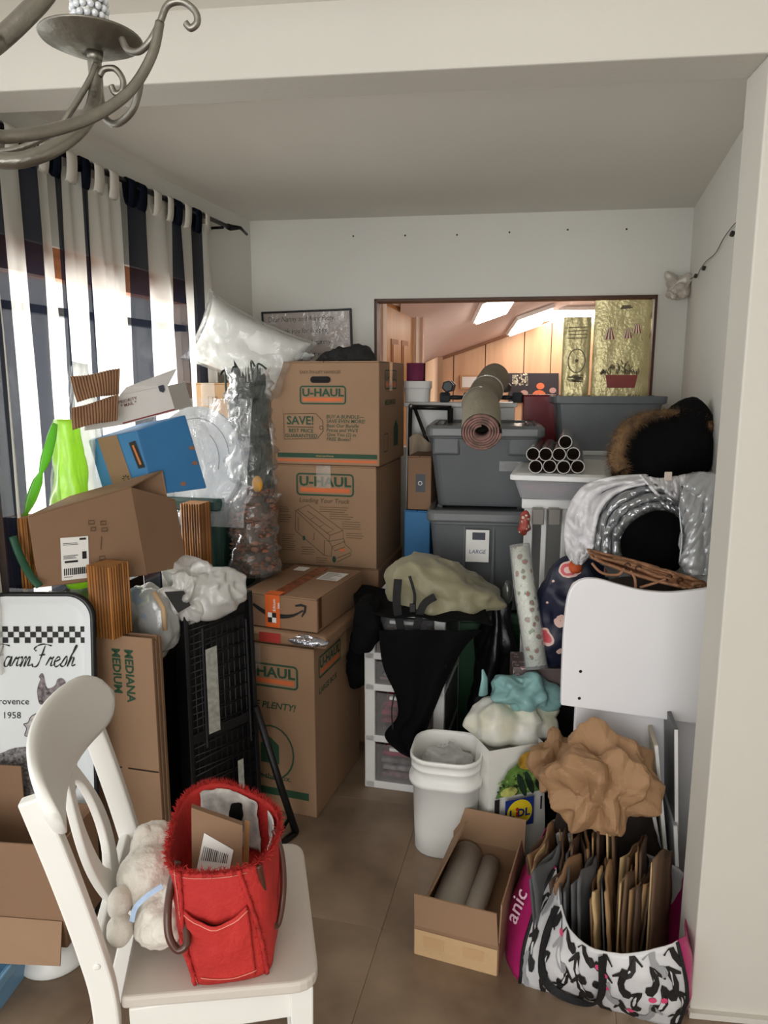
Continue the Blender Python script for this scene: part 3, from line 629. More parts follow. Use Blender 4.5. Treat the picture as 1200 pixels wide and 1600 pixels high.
q = MB(); pt = lambda a, b: lq[3].lerp(lq[2], a).lerp(lq[0].lerp(lq[1], a), b) + F.to_3x3() @ V((0, 0, .0015))
q.add([pt(*k) for k in ((.84, .42), (.98, .44), (.93, .86), (.79, .84))], [(0, 1, 2, 3)]); hs = q.build('handle_slot', ink_k, bx)
q = MB(); pt2 = lambda a, b: pt(a, b) + F.to_3x3() @ V((0, 0, .001)); q.add([pt2(*k) for k in ((.89, .48), (.93, .49), (.88, .80), (.84, .79))], [(0, 1, 2, 3)]); q.build('slot_tab', M('dull_orange', (196, 110, 58), .6), hs)
rq = [P4[1], P4[2], P4[5], P4[4]]; F2 = qf(rq)
q = MB(); W2 = (rq[2] - rq[3]).length; H2 = (rq[0] - rq[3]).length
for x, y, r in ((.80, .66, .010), (.82, .42, .010), (.55, .12, .010)):
    q.flat([(x * W2 + r * (1 + .4 * sin(3 * k)) * cos(k * pi / 5), y * H2 + r * .7 * sin(k * pi / 5)) for k in range(10)], F2, .001)
tag(q.build('scuff', M('bare_board_scuff', (140, 104, 84), .8), bx), None, None, kind='stuff')
# white mailing carton with corrugated flaps
mw_ = M('white_print_board', (206, 203, 200), .5, var=.03); cor = M('corrugated_inside', (150, 112, 84), .85, var=.1)
f = [at(188, 618, 2.22), at(262, 603, 2.28), at(274, 642, 2.28), at(196, 663, 2.22)]
g = [at(133, 652, 2.15), f[0], f[3], at(134, 672, 2.15)]
pb = thing('mailing_box', 'white mailing carton with torn-open corrugated flaps on top of the blue carton', 'box', base(f + g)); L = -pb.location
f = [p + L for p in f]; g = [p + L for p in g]; up = V((.03, .22, .02))
slab(f, .004).build('front_panel', mw_, pb)
lowF = [at(134, 650, 2.15) + L, f[0], f[3], at(134, 673, 2.15) + L]; slab(lowF, .004).build('left_panel', mw_, pb)
slab([f[1], f[1] + up * .6, f[2] + up * .6, f[2]], .004).build('right_panel', mw_, pb)
slab([lowF[0] + up * .7, f[1] + up * .6, f[2] + up * .6, lowF[3] + up * .7], .004).build('back_panel', mw_, pb)
slab([lowF[0], lowF[0] + up * .7, lowF[3] + up * .7, lowF[3]], .004).build('end_panel', mw_, pb)
def corrugated(name, q4, th, nr=16):
    f_ = [p for p in q4]; n = (f_[1] - f_[0]).cross(f_[3] - f_[0]).normalized(); mb = MB()
    def fn(a, b): return f_[0].lerp(f_[1], a).lerp(f_[3].lerp(f_[2], a), b) + n * (th * .5 * sin(a * nr * 2 * pi) + .01 * sin(a * 5 + b * 3))
    mb.grid(fn, nr * 6, 6); return mb.build(name, cor, pb, solid=.003)
corrugated('corrugated_flap', [at(112, 637, 2.10) + L, at(184, 618, 2.17) + L, at(184, 655, 2.15) + L, at(114, 671, 2.08) + L], .006)
corrugated('corrugated_flap', [at(110, 588, 2.17) + L, at(186, 578, 2.24) + L, at(186, 614, 2.21) + L, at(121, 628, 2.15) + L], .006)
slab([at(198, 606, 2.24) + L, at(276, 577, 2.26) + L, f[1], f[0]], -.003).build('white_flap', mw_, pb)
F = qf(f); W_ = (f[2] - f[3]).length; H_ = (f[0] - f[3]).length
text('PRIORITY\n* MAIL *', .013, F @ Matrix.Translation((W_ * .18, H_ * .72, .002)), M('dull_red_ink', (120, 74, 70), .6), pb, 'lettering', .01, line=.9)
q = MB(); q.rect(F, -.01, .003, W_, .007, .002); q.build('red_stripe', M('maroon_ink', (130, 40, 48), .6), pb)
q = MB(); q.flat([(W_ * .82, H_ * .98), (W_ * .93, H_ * .98), (W_ * .93, H_ * .8), (W_ * .88, H_ * .72), (W_ * .82, H_ * .8)], F, .002); q.build('shield_emblem', M('slate_ink', (52, 56, 70), .6), pb)
# lime plastic sack and clear bag against the curtain
sb_ = thing('black_shoebox', 'black shoebox between the chest and the labelled carton', 'box', (-.905, 2.20, .702), YAW); MB().box((0, 0, .075), (.17, .30, .15)).build('body', blackp, sb_, bevel=.003); MB().box((0, 0, .16), (.175, .305, .035)).build('lid', blackp, sb_, bevel=.003)
lime = film('lime_film', (190, 238, 60), .14, .35, .5, 14, trans=.8); clear = film('clear_bag_film', (228, 232, 230), .42, .2, .8, 16, trans=.4)
lg = thing('lime_bag', 'translucent lime green sack glowing beside the window curtain', 'bag', (-.93, 2.155, .89))
def sack(parent, name, mat, rad, h, seed, n=44, top=.25, amp=.025, sq_=.8):
    mb = MB(); rings = []
    for j in range(26):
        b = j / 25; s = (1 - (1 - b * 6) ** 2 * .35 if b < 1 / 6 else 1) * (1 - (1 - top) * max(0, (b - .35) / .65) ** 1.4)
        rr = []
        for k in range(n):
            a = 2 * pi * k / n; p = V((cos(a) * rad[0] * s, sin(a) * rad[1] * s, b * h)); d = V((cos(a), sin(a), 0))
            e = amp * fbm((p.x * 1, p.y * 1, p.z * .35), 14, seed) - amp * .8 * (.3 - crease((p.x, p.y, p.z * .5), 9, seed)) * .5
            rr.append(p + d * e + V((0, 0, .02 * fbm(p, 6, seed + 4))) * b)
        rings.append(rr)
    mb.loft(rings, True, True); return mb.build(name, mat, parent)
sack(lg, 'sack', lime, (.060, .055), .50, 3, top=.45)
q = MB(); q.tube(spline([at(22, 850, 1.99) - lg.location, at(45, 790, 2.03) - lg.location, at(72, 715, 2.06) - lg.location, at(86, 662, 2.10) - lg.location], 6), [.006, .012, .015, .015, .014] * 3 + [.014, .012, .010, .008][:4], 8, flat=.3); q.build('twisted_edge', film('lime_edge_film', (120, 200, 40), .05, .35, .3, 14, trans=.6), lg)
q = MB(); q.tube(spline([at(20, 838, 1.95) - lg.location, at(32, 870, 1.94) - lg.location, at(48, 900, 1.91) - lg.location, at(62, 916, 1.90) - lg.location], 6), .011, 8, flat=.4); q.build('green_strap', M('green_strap', (38, 82, 60), .5), lg)
cb = thing('clear_bag', 'large cloudy clear plastic bag behind the mailing carton', 'bag', (-.935, 2.285, .89))
sack(cb, 'film', clear, (.062, .045), .66, 11, top=.7, amp=.03)
# white round board in plastic
dk = thing('round_board', 'white round board wrapped in clear plastic behind the blue carton', 'board', at(300, 800, 2.72)); L = -dk.location
cD = at(303, 722, 2.66) + L; nx = V((.97, -.24, 0)); ny = V((.03, .22, .97)); Fd = frame(cD, nx, ny)
q = MB(); q.prism([(.185 * cos(a * pi / 24), .205 * sin(a * pi / 24)) for a in range(48)], Fd, -.03, 0); q.build('board', M('white_board', (205, 208, 212), .35), dk, bevel=.006)
q = MB(); q.stroke([(.14 * cos(a * pi / 24 + .2), .16 * sin(a * pi / 24 + .2)) for a in range(14)], .003, Fd, .0015); q.stroke([(.10 * cos(a * pi / 24 - .2), .12 * sin(a * pi / 24 - .2)) for a in range(10)], .003, Fd, .0015); tag(q.build('printed_lines', M('grey_line_ink', (110, 112, 118), .6), dk), None, None, kind='stuff')
q = MB(); q.grid(lambda a, b: Fd @ V(((a - .5) * .44, (b - .5) * .46, .014 + .012 * fbm((a, b, 0), 5, 2))), 30, 30); q.build('plastic_wrap', film('clear_wrap', (240, 243, 245), .86, .08, .9, 22), dk)
# tall carton glowing in the window light and the little pot
tc = carton('tan carton lit by the window, below the bagged pillow', V((-.607, 2.95, .702)), YAW, .195, .26, .79, kraft_l)
for o_ in []: pass
q = MB(); F = FR(.195, .26, .79)
for x in (.0, .02): q.stroke([(x, .70), (x + .018, .70), (x + .018, .735), (x, .735)], .003, F, closed=True)
tag(q.build('handling_symbols', ink_b, tc), None, None, kind='stuff')
# bagged pillow
pl = thing('pillow', 'white pillow sealed in a clear plastic bag on the tan carton', 'pillow', V((-.58, 3.03, 1.50))); L = -pl.location
pcn = at(388, 548, 3.02) + L; rt_ = Matrix.Rotation(R(26), 3, 'Y')
def pil(sx, sy, sz, seed, amp):
    mb = MB(); N = 36
    for side in (1, -1):
        def fn(a, b):
            u, v_ = a * 2 - 1, b * 2 - 1; e = max(0, (1 - u ** 4)) ** .5 * max(0, (1 - v_ ** 4)) ** .5
            k = 1 - .10 * (1 - abs(u)) ** 0 * (v_ * v_ - 1) * 0
            x = u * sx * (1 - .10 * (1 - abs(v_) ** 2) * abs(u)); z = v_ * sz * (1 - .14 * (1 - abs(u) ** 2) * abs(v_))
            p = V((x, -side * sy * e, z)); r = fbm((x, z, side * 3), 7, seed) * amp * e + amp * .6 * fbm((x * 6, z * 1.5, 0), 5, seed) * (1 - e) 
            return rt_ @ (p + V((0, -side * r, 0))) + pcn
        mb.grid(fn, N, N)
    return mb
pil(.215, .085, .135, 4, .016).build('cushion', M('white_ticking', (228, 228, 224), .8, var=.03), pl, weld=True)
pil(.235, .098, .150, 9, .03).build('plastic_bag', film('pillow_film', (240, 243, 240), .88, .1, .9, 20), pl, weld=True)
q = MB(); q.ell(at(345, 500, 2.99) + L, (.02, .012, .03), Matrix.Rotation(R(20), 3, 'Y'), 12, 8); q.warp(lambda p: p + V((1, 0, 1)) * .006 * fbm(p, 40)); q.build('bag_corner', MATS['pillow_film'], pl)
ct = thing('terracotta_pot', 'tall terracotta pot with a sprig beside the plastic-wrapped plant', 'pot', V((-.575, 2.70, 1.089)))
q = MB(); q.loft([[V((r * cos(2 * pi * k / 20), r * sin(2 * pi * k / 20), z)) for k in range(20)] for r, z in ((.024, 0), (.036, .14), (.041, .14), (.041, .165), (.035, .165), (.033, .12))]); q.build('pot', M('terracotta', (170, 112, 86), .8), ct)
q = MB()
for k in range(14):
    a = random.uniform(0, 6.28); l = random.uniform(.03, .06); q.tube([V((0, 0, .15)), V((cos(a) * l * .5, sin(a) * l * .5, .15 + l * .7)), V((cos(a) * l, sin(a) * l, .15 + l * .8))], [.002, .005, .001], 5, flat=.3)
tag(q.build('sprig_leaves', M('dusty_leaf', (70, 84, 52), .7), ct), None, None, kind='stuff')
# plastic-sleeved dried plant with bark chips
pp = thing('wrapped_plant', 'tall plastic sleeve holding dark foliage over bark chips beside the carton stack', 'plant', onz(396, 893, .79) + V((0, .03, 0))); L = -pp.location
axis = lambda b: (at(398, 893, 2.66).lerp(at(386, 575, 2.72), b)) + L
srad = lambda b: .088 - .004 * sin(b * 9) - .022 * max(0, b - .3)
def sleeve(name, mat, b0, b1, k, amp, seed):
    mb = MB(); rings = []
    for j in range(41):
        b = b0 + (b1 - b0) * j / 40; c = axis(b); rr = []
        for i in range(36):
            a = 2 * pi * i / 36; p = V((cos(a), sin(a), 0)) * srad(b) * k; e = amp * (fbm((p.x * 1.2, p.y * 1.2, b * 2.6), 12, seed) + .8 * (crease((p.x, p.y, b * .9), 26, seed) - .3)); rr.append(c + p + V((cos(a), sin(a), 0)) * e)
        rings.append(rr)
    mb.loft(rings, True, b1 < .98); return mb.build(name, mat, pp)
sleeve('plastic_sleeve', film('plant_sleeve_film', (150, 154, 154), .86, .06, .5, 30), .0, 1.0, 1.07, .026, 5)
chip = M('bark_chip', (158, 104, 78), .7, var=.3, scale=8); mb = MB(); random.seed(5)
for k in range(520):
    b = random.uniform(.01, .43); a = random.uniform(0, 6.28); r = srad(b) * random.uniform(.75, .93); c = axis(b) + V((cos(a) * r, sin(a) * r, 0)); rm = Matrix.Rotation(random.uniform(0, 6.28), 3, 'Z') @ Matrix.Rotation(random.uniform(0, 3), 3, 'X')
    mb.ell(c, (random.uniform(.014, .024), random.uniform(.007, .011), .005), rm, 6, 4)
tag(mb.build('bark_chips', chip, pp), None, None, kind='stuff')
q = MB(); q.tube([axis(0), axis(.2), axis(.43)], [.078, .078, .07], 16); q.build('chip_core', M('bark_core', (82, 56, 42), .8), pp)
leaf = M('dark_foliage', (62, 74, 62), .55, var=.35, scale=25, col2=(34, 40, 40)); mb = MB()
for k in range(420):
    b = random.uniform(.38, .93); a = random.uniform(0, 6.28); r = srad(b) * random.uniform(.3, .92); p = axis(b) + V((cos(a) * r, sin(a) * r, 0)); l = random.uniform(.03, .09)
    d = V((cos(a) * .3, sin(a) * .3, random.uniform(.4, 1))).normalized() * l; s_ = d.cross(V((sin(a), -cos(a), .2))).normalized() * random.uniform(.009, .017)
    def cl_(v_, b_):
        c_ = axis(min(.97, b_)); e_ = v_ - c_; e_.z = 0; r_ = srad(b_) * .93; return v_ if e_.length < r_ else v_ - e_ * (1 - r_ / e_.length)
    mb.add([cl_(p, b), cl_(p + d * .5 + s_, b + .04), cl_(p + d, b + .08), cl_(p + d * .5 - s_, b + .04)], [(0, 1, 2, 3)])
tag(mb.build('foliage', leaf, pp), None, None, kind='stuff')
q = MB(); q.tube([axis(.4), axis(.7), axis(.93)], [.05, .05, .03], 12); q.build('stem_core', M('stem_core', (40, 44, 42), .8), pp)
for px, py, dx in ((352, 580, -8), (366, 575, -4), (392, 566, 6), (402, 570, 14)):
    q = MB(); q.tube(spline([axis(.85), at(px + 4, py + 40, 2.70) + L, at(px, py, 2.70) + L, at(px + dx, py + 6, 2.68) + L], 5), .004, 6); q.build('stalk', leaf, pp)
yb = axis(.45) + V((.035, -.075, 0)); q = MB(); q.ell(yb, (.020, .014, .030), None, 14, 10); q.build('yellow_gourd', M('yellow_gourd', (226, 164, 60), .5, var=.15), pp)
# framed handwritten note on the wall
n4 = [onplane(*p, A, BN) - BN * .022 for p in ((415, 488), (551, 484), (553, 580), (415, 584))]
fr_ = thing('framed_note', 'black-framed handwritten thank-you note on the back wall', 'picture', base(n4)); L = -fr_.location; n4 = [p + L for p in n4]; F = qf(n4); W_ = (n4[2] - n4[3]).length; H_ = (n4[0] - n4[3]).length
q = MB(); 
for x0, y0, x1, y1 in ((0, 0, W_, .009), (0, H_ - .009, W_, H_), (0, 0, .009, H_), (W_ - .009, 0, W_, H_)): q.prism([(x0, y0), (x1, y0), (x1, y1), (x0, y1)], F, -.02, .0)
q.build('frame', M('black_frame', (22, 20, 20), .4), fr_, weld=False, bevel=.002)
q = MB(); q.prism([(.009, .009), (W_ - .009, .009), (W_ - .009, H_ - .009), (.009, H_ - .009)], F, -.02, -.008); q.build('paper', M('note_paper', (196, 184, 178), .6, var=.03), fr_)
text('Dear Nanny and Aunt Patty,\nThank you for keeping\nthe bounces and yummy\nthe food for our visit!', .036, F @ Matrix.Translation((W_ * .44, H_ - .05, -.008)), ink_k, fr_, 'handwriting', -.004, .2, sx=.80, line=1.55)['kind'] = 'stuff'
q = MB(); q.prism([(W_ * .66, .02), (W_ * .93, .02), (W_ * .93, .07), (W_ * .66, .07)], F, -.008, -.006); q.build('photo', M('dark_photo', (58, 58, 60), .4), fr_)
q = MB(); q.grid(lambda a, b: F @ V((.012 + a * (W_ - .024), .012 + b * (H_ - .024), -.003 + .003 * fbm((a * 3, b, 0), 4, 8))), 24, 14); q.build('plastic_wrap', film('note_wrap', (245, 245, 245), .92, .06, .9, 14), fr_)
# dark garment on the top carton
bg_ = thing('folded_garment', 'dark folded garment lying on the topmost carton', 'clothing', at(535, 562, 3.06) * 1.0); bg_.location.z = 1.577; L = -bg_.location
mb = MB(); mb.grid(lambda a, b: V(((a - .5) * .24 + .02, (b - .5) * .20, max(.003, (.055 + .03 * (a - .5)) * max(0, 1 - (2 * a - 1) ** 4) * max(0, 1 - (2 * b - 1) ** 4) + .02 * fbm((a, b, 0), 4, 3)))), 36, 26); mb.build('cloth', M('charcoal_cloth', (40, 40, 42), .8, var=.1, bump=.3), bg_, solid=.004)
cr_ = thing('wrap_scrap', 'crumpled scrap of clear wrap on the left of the topmost carton', 'plastic wrap', at(470, 560, 3.02)); cr_.location.z = 1.578
q = MB(); q.ell((0, 0, .02), (.055, .04, .02), None, 26, 14); q.warp(lambda p: V((p.x, p.y, max(0, p.z + .012 * fbm(p, 40, 2))))); q.build('film', film('scrap_film', (235, 238, 240), .45, .08, 1, 40), cr_)
# reed-wrapped pillars: each stick is a piece of its own
reed = M('reed_stick', (196, 134, 70), .5, var=.3, scale=5, stretch=(8, 8, 1), col2=(120, 70, 30))
_nt = reed.node_tree; _oi = _nt.nodes.new('ShaderNodeObjectInfo'); _hs = _nt.nodes.new('ShaderNodeHueSaturation'); _mr = _nt.nodes.new('ShaderNodeMapRange'); _mr.inputs['To Min'].default_value = .45; _mr.inputs['To Max'].default_value = 1.25
_nt.links.new(_oi.outputs['Random'], _mr.inputs[0]); _nt.links.new(_mr.outputs[0], _hs.inputs['Value']); _l = _nt.nodes['Principled BSDF'].inputs['Base Color'].links[0].from_socket; _nt.links.new(_l, _hs.inputs['Color']); _nt.links.new(_hs.outputs[0], _nt.nodes['Principled BSDF'].inputs['Base Color']); reed2 = M('reed_core', (96, 58, 28), .8)
def pillar(label, top, h, w_, yaw):
    t = thing('reed_pillar', label, 'candle holder', V(top) - V((0, 0, h)), yaw, 'reed-wrapped pillars')
    MB().box((0, 0, h / 2), (w_ - .012, w_ - .012, h - .006)).build('core', reed2, t)
    st = MB().tube([(0, 0, 0), (0, 0, h)], .0042, 6).build('reed', reed, t); first = True
    n = int(w_ / .0094)
    for k in range(4):
        a = k * pi / 2
        for i in range(n):
            x = (i + .5) / n * w_ - w_ / 2
            o_ = st if first else st.copy()
            if not first: COL.objects.link(o_); o_.parent = t
            first = False; p = Matrix.Rotation(a, 3, 'Z') @ V((x, -w_ / 2 + .003, 0)); o_.location = p
    MB().prism(rrect(-w_ / 2 + .004, -w_ / 2 + .004, w_ / 2 - .004, w_ / 2 - .004, .01), frame((0, 0, h - .004), (1, 0, 0), (0, 1, 0)), 0, .004).build('top', M('reed_top', (176, 122, 70), .6), t)
    return t
pillar('reed-wrapped square pillar in front of the labelled carton', at(168, 880, 1.99), .205, .080, -20)
pillar('reed-wrapped pillar half hidden by the left end of the labelled carton', at(34, 806, 2.02), .20, .07, -10)
pillar('reed-wrapped pillar between the labelled carton and the green tote', at(305, 785, 2.53), .352, .076, -14)
# bundle of flattened cartons
fb = thing('flattened_boxes', 'bundle of flattened removal cartons leaning beside the checkered tray', 'box', (-.775, 1.985, FZ), -14); 
sh = None
for i in range(6):
    h = .792 - (i % 3) * .006
    q = MB(); q.box((-.002 * (i % 2), i * .0095, h / 2), (.27, .0075, h)); o_ = q.build('folded_sheet', kraft if i == 0 else kraft_d, fb, bevel=.002)
F = frame((0, -.0042, 0), (1, 0, 0), (0, 0, 1))
text('MEDIANA\nMEDIUM', .036, F @ Matrix.Translation((.048, .755, 0)) @ Matrix.Rotation(-pi / 2, 4, 'Z'), ink_g, fb, 'lettering', .03, align='LEFT', line=1.12)
for x0, x1 in ((-.13, .015), (.035, .134)):
    q = MB(); q.rect(F, x0, .388, x1, .393); q.build('slot', M('slot_shadow', (58, 38, 26), .9), fb)
# enamel tray with the farm print
tq = [at(-95, 908, 1.93), at(157, 925, 1.93), V((-.785, 1.82, .012)), V((-1.12, 1.82, .012))]
ty_ = thing('enamel_tray', 'white enamel farm tray with checkered band and stacked animals leaning at left', 'tray', ((tq[2] + tq[3]) / 2)); L = -ty_.location; tq = [p + L for p in tq]
W_ = .31; H_ = (tq[1] - tq[2]).length; F = frame(tq[2] - (tq[2] - tq[3]).normalized() * W_, tq[2] - tq[3], V((0, .11, .93)))
def rr_(i, r): return rrect(i, i, W_ - i, H_ - i, r, 8)
rim = M('tray_rim', (26, 26, 28), .3); ena = M('white_enamel', (222, 226, 228), .22, var=.02, coat=.3)
mb = MB(); R_ = lambda i, r, t: [F @ V((x, y, t)) for x, y in rr_(i, r)]
mb.loft([R_(0, .07, -.004), R_(0, .07, .012), R_(.006, .066, .014), R_(.010, .062, .012)], False, False); mb.build('rolled_rim', rim, ty_)
mb = MB(); mb.loft([R_(.008, .063, .012), R_(.03, .05, .002), R_(.034, .048, 0)], False, True); mb.loft([R_(.0, .07, -.004)], True, False); mb.build('enamel', ena, ty_)
ch_ = MB(); xs = W_ - .026
for r in range(3):
    for k in range(22):
        if (k + r) % 2 == 0:
            x = xs - k * .0152; y = H_ - .094 - r * .0152
            if x > .035: ch_.rect(F, x - .0152, y - .0152, x, y, .002)
tag(ch_.build('checkered_band', ink_k, ty_), None, None, kind='stuff')
# script lettering, drawn with a pen
def pen(lines, sc_, ox, oy, wd=.0032):
    q = MB()
    for l in lines:
        p = spline([V((a, b, 0)) for a, b in l], 5); q.stroke([(ox + v.x * sc_ + v.y * sc_ * .25, oy + v.y * sc_ * 1.25) for v in p], [wd * (.45 + .9 * abs(sin(i * .45))) for i in range(len(p))], F, .002)
    return q
Fl = [[(.15, 1.0), (.5, 1.08), (1.0, 1.0)], [(.62, 1.02), (.5, .5), (.35, .05), (.1, 0), (.02, .15)], [(.35, .55), (.7, .58)], [(.15, 1.0), (0, .85), (.15, .75)]]
al = [[(.4, .45), (.15, .45), (.05, .1), (.25, .02), (.45, .5), (.4, .05), (.55, .08)]]; rl = [[(0, .05), (.2, .45), (.25, .38), (.4, .45), (.35, .4), (.3, .05), (.5, .1)]]
ml = [[(0, .4), (.12, .45), (.08, 0), (.25, .42), (.35, .42), (.3, 0), (.48, .42), (.58, .42), (.52, .05), (.68, .08)]]; el = [[(.05, .22), (.35, .35), (.25, .47), (.08, .3), (.1, .05), (.25, 0), (.45, .15)]]
sl_ = [[(0, .05), (.3, .5), (.35, .2), (.2, 0), (0, .08)]]; hl = [[(.1, .4), (.4, .95), (.35, 1.0), (.2, .6), (.05, 0), (.2, .4), (.35, .42), (.3, .05), (.5, .1)]]
def word(glyphs, ox, oy, s):
    x = ox
    for g_, adv in glyphs: tag(pen(g_, s, x, oy).build('script_letter', ink_k, ty_), None, None, kind='stuff'); x += adv * s
sz = .046
word([(Fl, .85), (rl, .42), (el, .42), (sl_, .40), (hl, .5)], W_ - .178, H_ - .205, sz)
word([(Fl, .8), (al, .5), (rl, .45), (ml, .7)], W_ - .292, H_ - .205, sz)
text('Provence\n1958', .026, F @ Matrix.Translation((W_ - .235, H_ - .31, .001)), ink_k, ty_, 'lettering', .0, line=1.5)
# animals: rooster on a pig on a sheep on a cow, as flat print
fur_k = M('animal_print', (44, 36, 40), .6, var=.6, scale=90, col2=(150, 140, 142)); fur_w = M('sheep_print', (150, 146, 146), .6, var=.7, scale=140, col2=(48, 44, 46))
ac = W_ - .135
roo = [(-.030, -.03), (-.034, .0), (-.030, .02), (-.024, .035), (-.028, .042), (-.020, .052), (-.014, .044), (-.012, .030), (-.006, .010), (.010, .014), (.018, .022), (.022, .034), (.034, .038), (.044, .028), (.044, .014), (.036, .02), (.032, .004), (.020, -.012), (.004, -.028), (-.012, -.034), (-.022, -.036)]
pig = [(-.06, .01), (-.068, .022), (-.056, .026), (-.045, .045), (-.01, .058), (.03, .055), (.06, .04), (.066, .01), (.06, -.02), (.04, -.02), (.04, -.042), (.03, -.042), (.028, -.022), (-.02, -.026), (-.022, -.05), (-.032, -.05), (-.034, -.026), (-.05, -.012), (-.066, -.01)]
she = [(-.12, .02), (-.14, .03), (-.15, .05), (-.13, .065), (-.10, .06), (-.06, .075), (.02, .078), (.08, .066), (.10, .03), (.098, -.03), (.085, -.045), (.06, -.05), (.06, -.10), (.045, -.10), (.043, -.055), (-.04, -.06), (-.05, -.12), (-.07, -.12), (-.07, -.055), (-.10, -.04)]
cow = [(-.2, .02), (-.16, .05), (-.10, .06), (.06, .055), (.12, .03), (.13, -.05), (.11, -.12), (.06, -.12), (.05, -.06), (-.05, -.08), (-.07, -.14), (-.11, -.14), (-.12, -.07), (-.17, -.05)]
def animal(nm, pts, cx, cy, s, mt): q = MB(); p = spline([V((a, b, 0)) for a, b in pts], 3, True); q.flat([(cx + v.x * s, cy + v.y * s) for v in p], F, .0016); return q.build(nm, mt, ty_)
cy0 = H_ - .275
animal('rooster_print', roo, ac + .005, cy0, 1.0, fur_k); q = MB(); q.stroke([(ac - .004, cy0 - .034), (ac - .004, cy0 - .062)], .003, F, .0018); q.stroke([(ac - .010, cy0 - .062), (ac + .004, cy0 - .062)], .003, F, .0018); tag(q.build('rooster_legs', ink_k, ty_), None, None, kind='stuff')
pg = M('pig_print', (205, 200, 200), .6, var=.25, scale=60); animal('pig_print', pig, ac, cy0 - .112, 1.0, pg)
q = MB(); p = spline([V((a, b, 0)) for a, b in pig], 3, True); q.stroke([(ac + v.x, cy0 - .112 + v.y) for v in p], .0022, F, .002, True); q.build('pig_outline', ink_k, ty_)
animal('sheep_print', she, ac - .03, cy0 - .235, 1.05, fur_w); animal('cow_print', cow, ac - .02, cy0 - .385, 1.1, ink_k)
# black mesh crates folded flat, and the folding stand
cq = [at(285, 963, 2.15), at(392, 922, 2.30), V((-.415, 2.275, FZ)), V((-.60, 2.09, FZ))]
ck = thing('folding_crate', 'black folding crate stood on end with white label strips', 'crate', base(cq[2:])); L = -ck.location; cq = [p + L for p in cq]; F = qf(cq); W_ = (cq[2] - cq[3]).length; H_ = (cq[0] - cq[3]).length
S = lambda a, b, t: cq[3].lerp(cq[2], a).lerp(cq[0].lerp(cq[1], a), b) + F.to_3x3() @ V((0, 0, t))
def cell(a0, a1, b0, b1, t0, t1, nm, mt=blackp, bev=.002): 
    q = MB(); q.add([S(a, b, t) for t in (t0, t1) for a, b in ((a0, b0), (a1, b0), (a1, b1), (a0, b1))], [(3, 2, 1, 0), (4, 5, 6, 7), (0, 1, 5, 4), (1, 2, 6, 5), (2, 3, 7, 6), (3, 0, 4, 7)]); return q.build(nm, mt, ck, bevel=bev)
cell(.04, .96, .02, .98, -.05, -.012, 'tray_base')
for a0, a1, b0, b1 in ((0, .06, 0, 1), (.94, 1, 0, 1), (.06, .94, 0, .03), (.06, .94, .97, 1), (.06, .94, .48, .52)): cell(a0, a1, b0, b1, -.055, .008, 'frame_bar')
q = MB()
for i in range(11):
    for (s0, s1) in ((0, 1),):
        q.tube([S(.06 + i * .08, .03, .0), S(.06 + i * .08, .97, .0)], .0022, 5)
for j in range(34): q.tube([S(.06, .04 + j * .028, .001), S(.94, .04 + j * .028 + .03 * (1 if j % 2 else -1) * .5, .001)], .0022, 5)
tag(q.build('mesh_lattice', blackp, ck), None, None, kind='stuff')
cell(.27, .43, .50, .84, .009, .011, 'label_strip', M('aged_label', (176, 176, 168), .6, var=.2, scale=60), 0)
cell(.66, .74, .18, .34, .009, .011, 'label_strip', MATS['aged_label'], 0)
cell(.22, .245, .45, .93, .009, .014, 'rail', M('glossy_rail', (52, 52, 56), .2), .001); cell(.86, .88, .4, .9, .009, .014, 'rail', MATS['glossy_rail'], .001)
st = thing('folding_stand', 'black folding stand leg leaning on the large removal carton', 'stand', V((-.335, 2.21, FZ))); L = -st.location
q = MB(); q.tube([V((-.295, 2.235, .014)) + L, V((-.352, 2.245, .21)) + L, V((-.42, 2.26, .45)) + L], .0125, 8); q.build('leg', blackp, st)
q = MB(); q.tube([V((-.295, 2.235, .014)) + L, V((-.37, 2.12, .014)) + L], .0115, 8); q.build('foot_bar', blackp, st); q = MB(); q.tube([V((-.315, 2.25, .06)) + L, V((-.365, 2.14, .018)) + L], .006, 8); q.build('brace', blackp, st)
# bags over the crates
wbag = film('white_bag_film', (222, 220, 216), .2, .35, .7, 16, trans=.2)
def lump(name, mat, c, r, parent, seed, amp=.02, sc_=14, cr=.02, cs=9, n=56, zmin=None, e=.9, rot=None, stretch=(1, 1, 1), fold=0, rd=0, rs=8, fo=0, fn_=14, smooth=None, fs=None):
    FO = folder(seed, fn_, fs or max(r)) if fo else None
    mb = MB(); mb.ell((0, 0, 0), r, None, n, n * 2 // 3, e); s3 = V(stretch)
    def w_(p):
        d = p.normalized(); k = V((p.x * s3.x, p.y * s3.y, p.z * s3.z)); o_ = p + d * (amp * fbm(k, sc_, seed) + cr * (crease(k, cs, seed) - .35) + fold * sin(k.x * 70 + 3 * fbm(k, 6, seed)) + (rd * (1 - 4 * abs(noise.noise(k * rs + V((seed, 0, 0))))) + rd * .5 * (1 - 4 * abs(noise.noise(k * rs * 2.1 + V((0, seed, 0))))) if rd else 0) + (fo * FO(k) if fo else 0))
        if rot is not None: o_ = rot @ o_
        o_ += V(c)
        if zmin is not None and o_.z < zmin: o_.z = zmin + (o_.z - zmin) * .03
        return o_
    mb.warp(w_); return mb.build(name, mat, parent, weld=True, smooth=smooth)
wb1 = thing('white_carrier_bag', 'crumpled white carrier bag draped over the top of the folding crate', 'bag', at(318, 925, 2.24)); L = -wb1.location
lump('film', wbag, at(318, 907, 2.24) + L, (.112, .075, .052), wb1, 5, .03, 10, .0, 12, n=120, rot=Matrix.Rotation(R(4), 3, 'Y'), rd=.006, rs=13, fo=1.0, fn_=8)
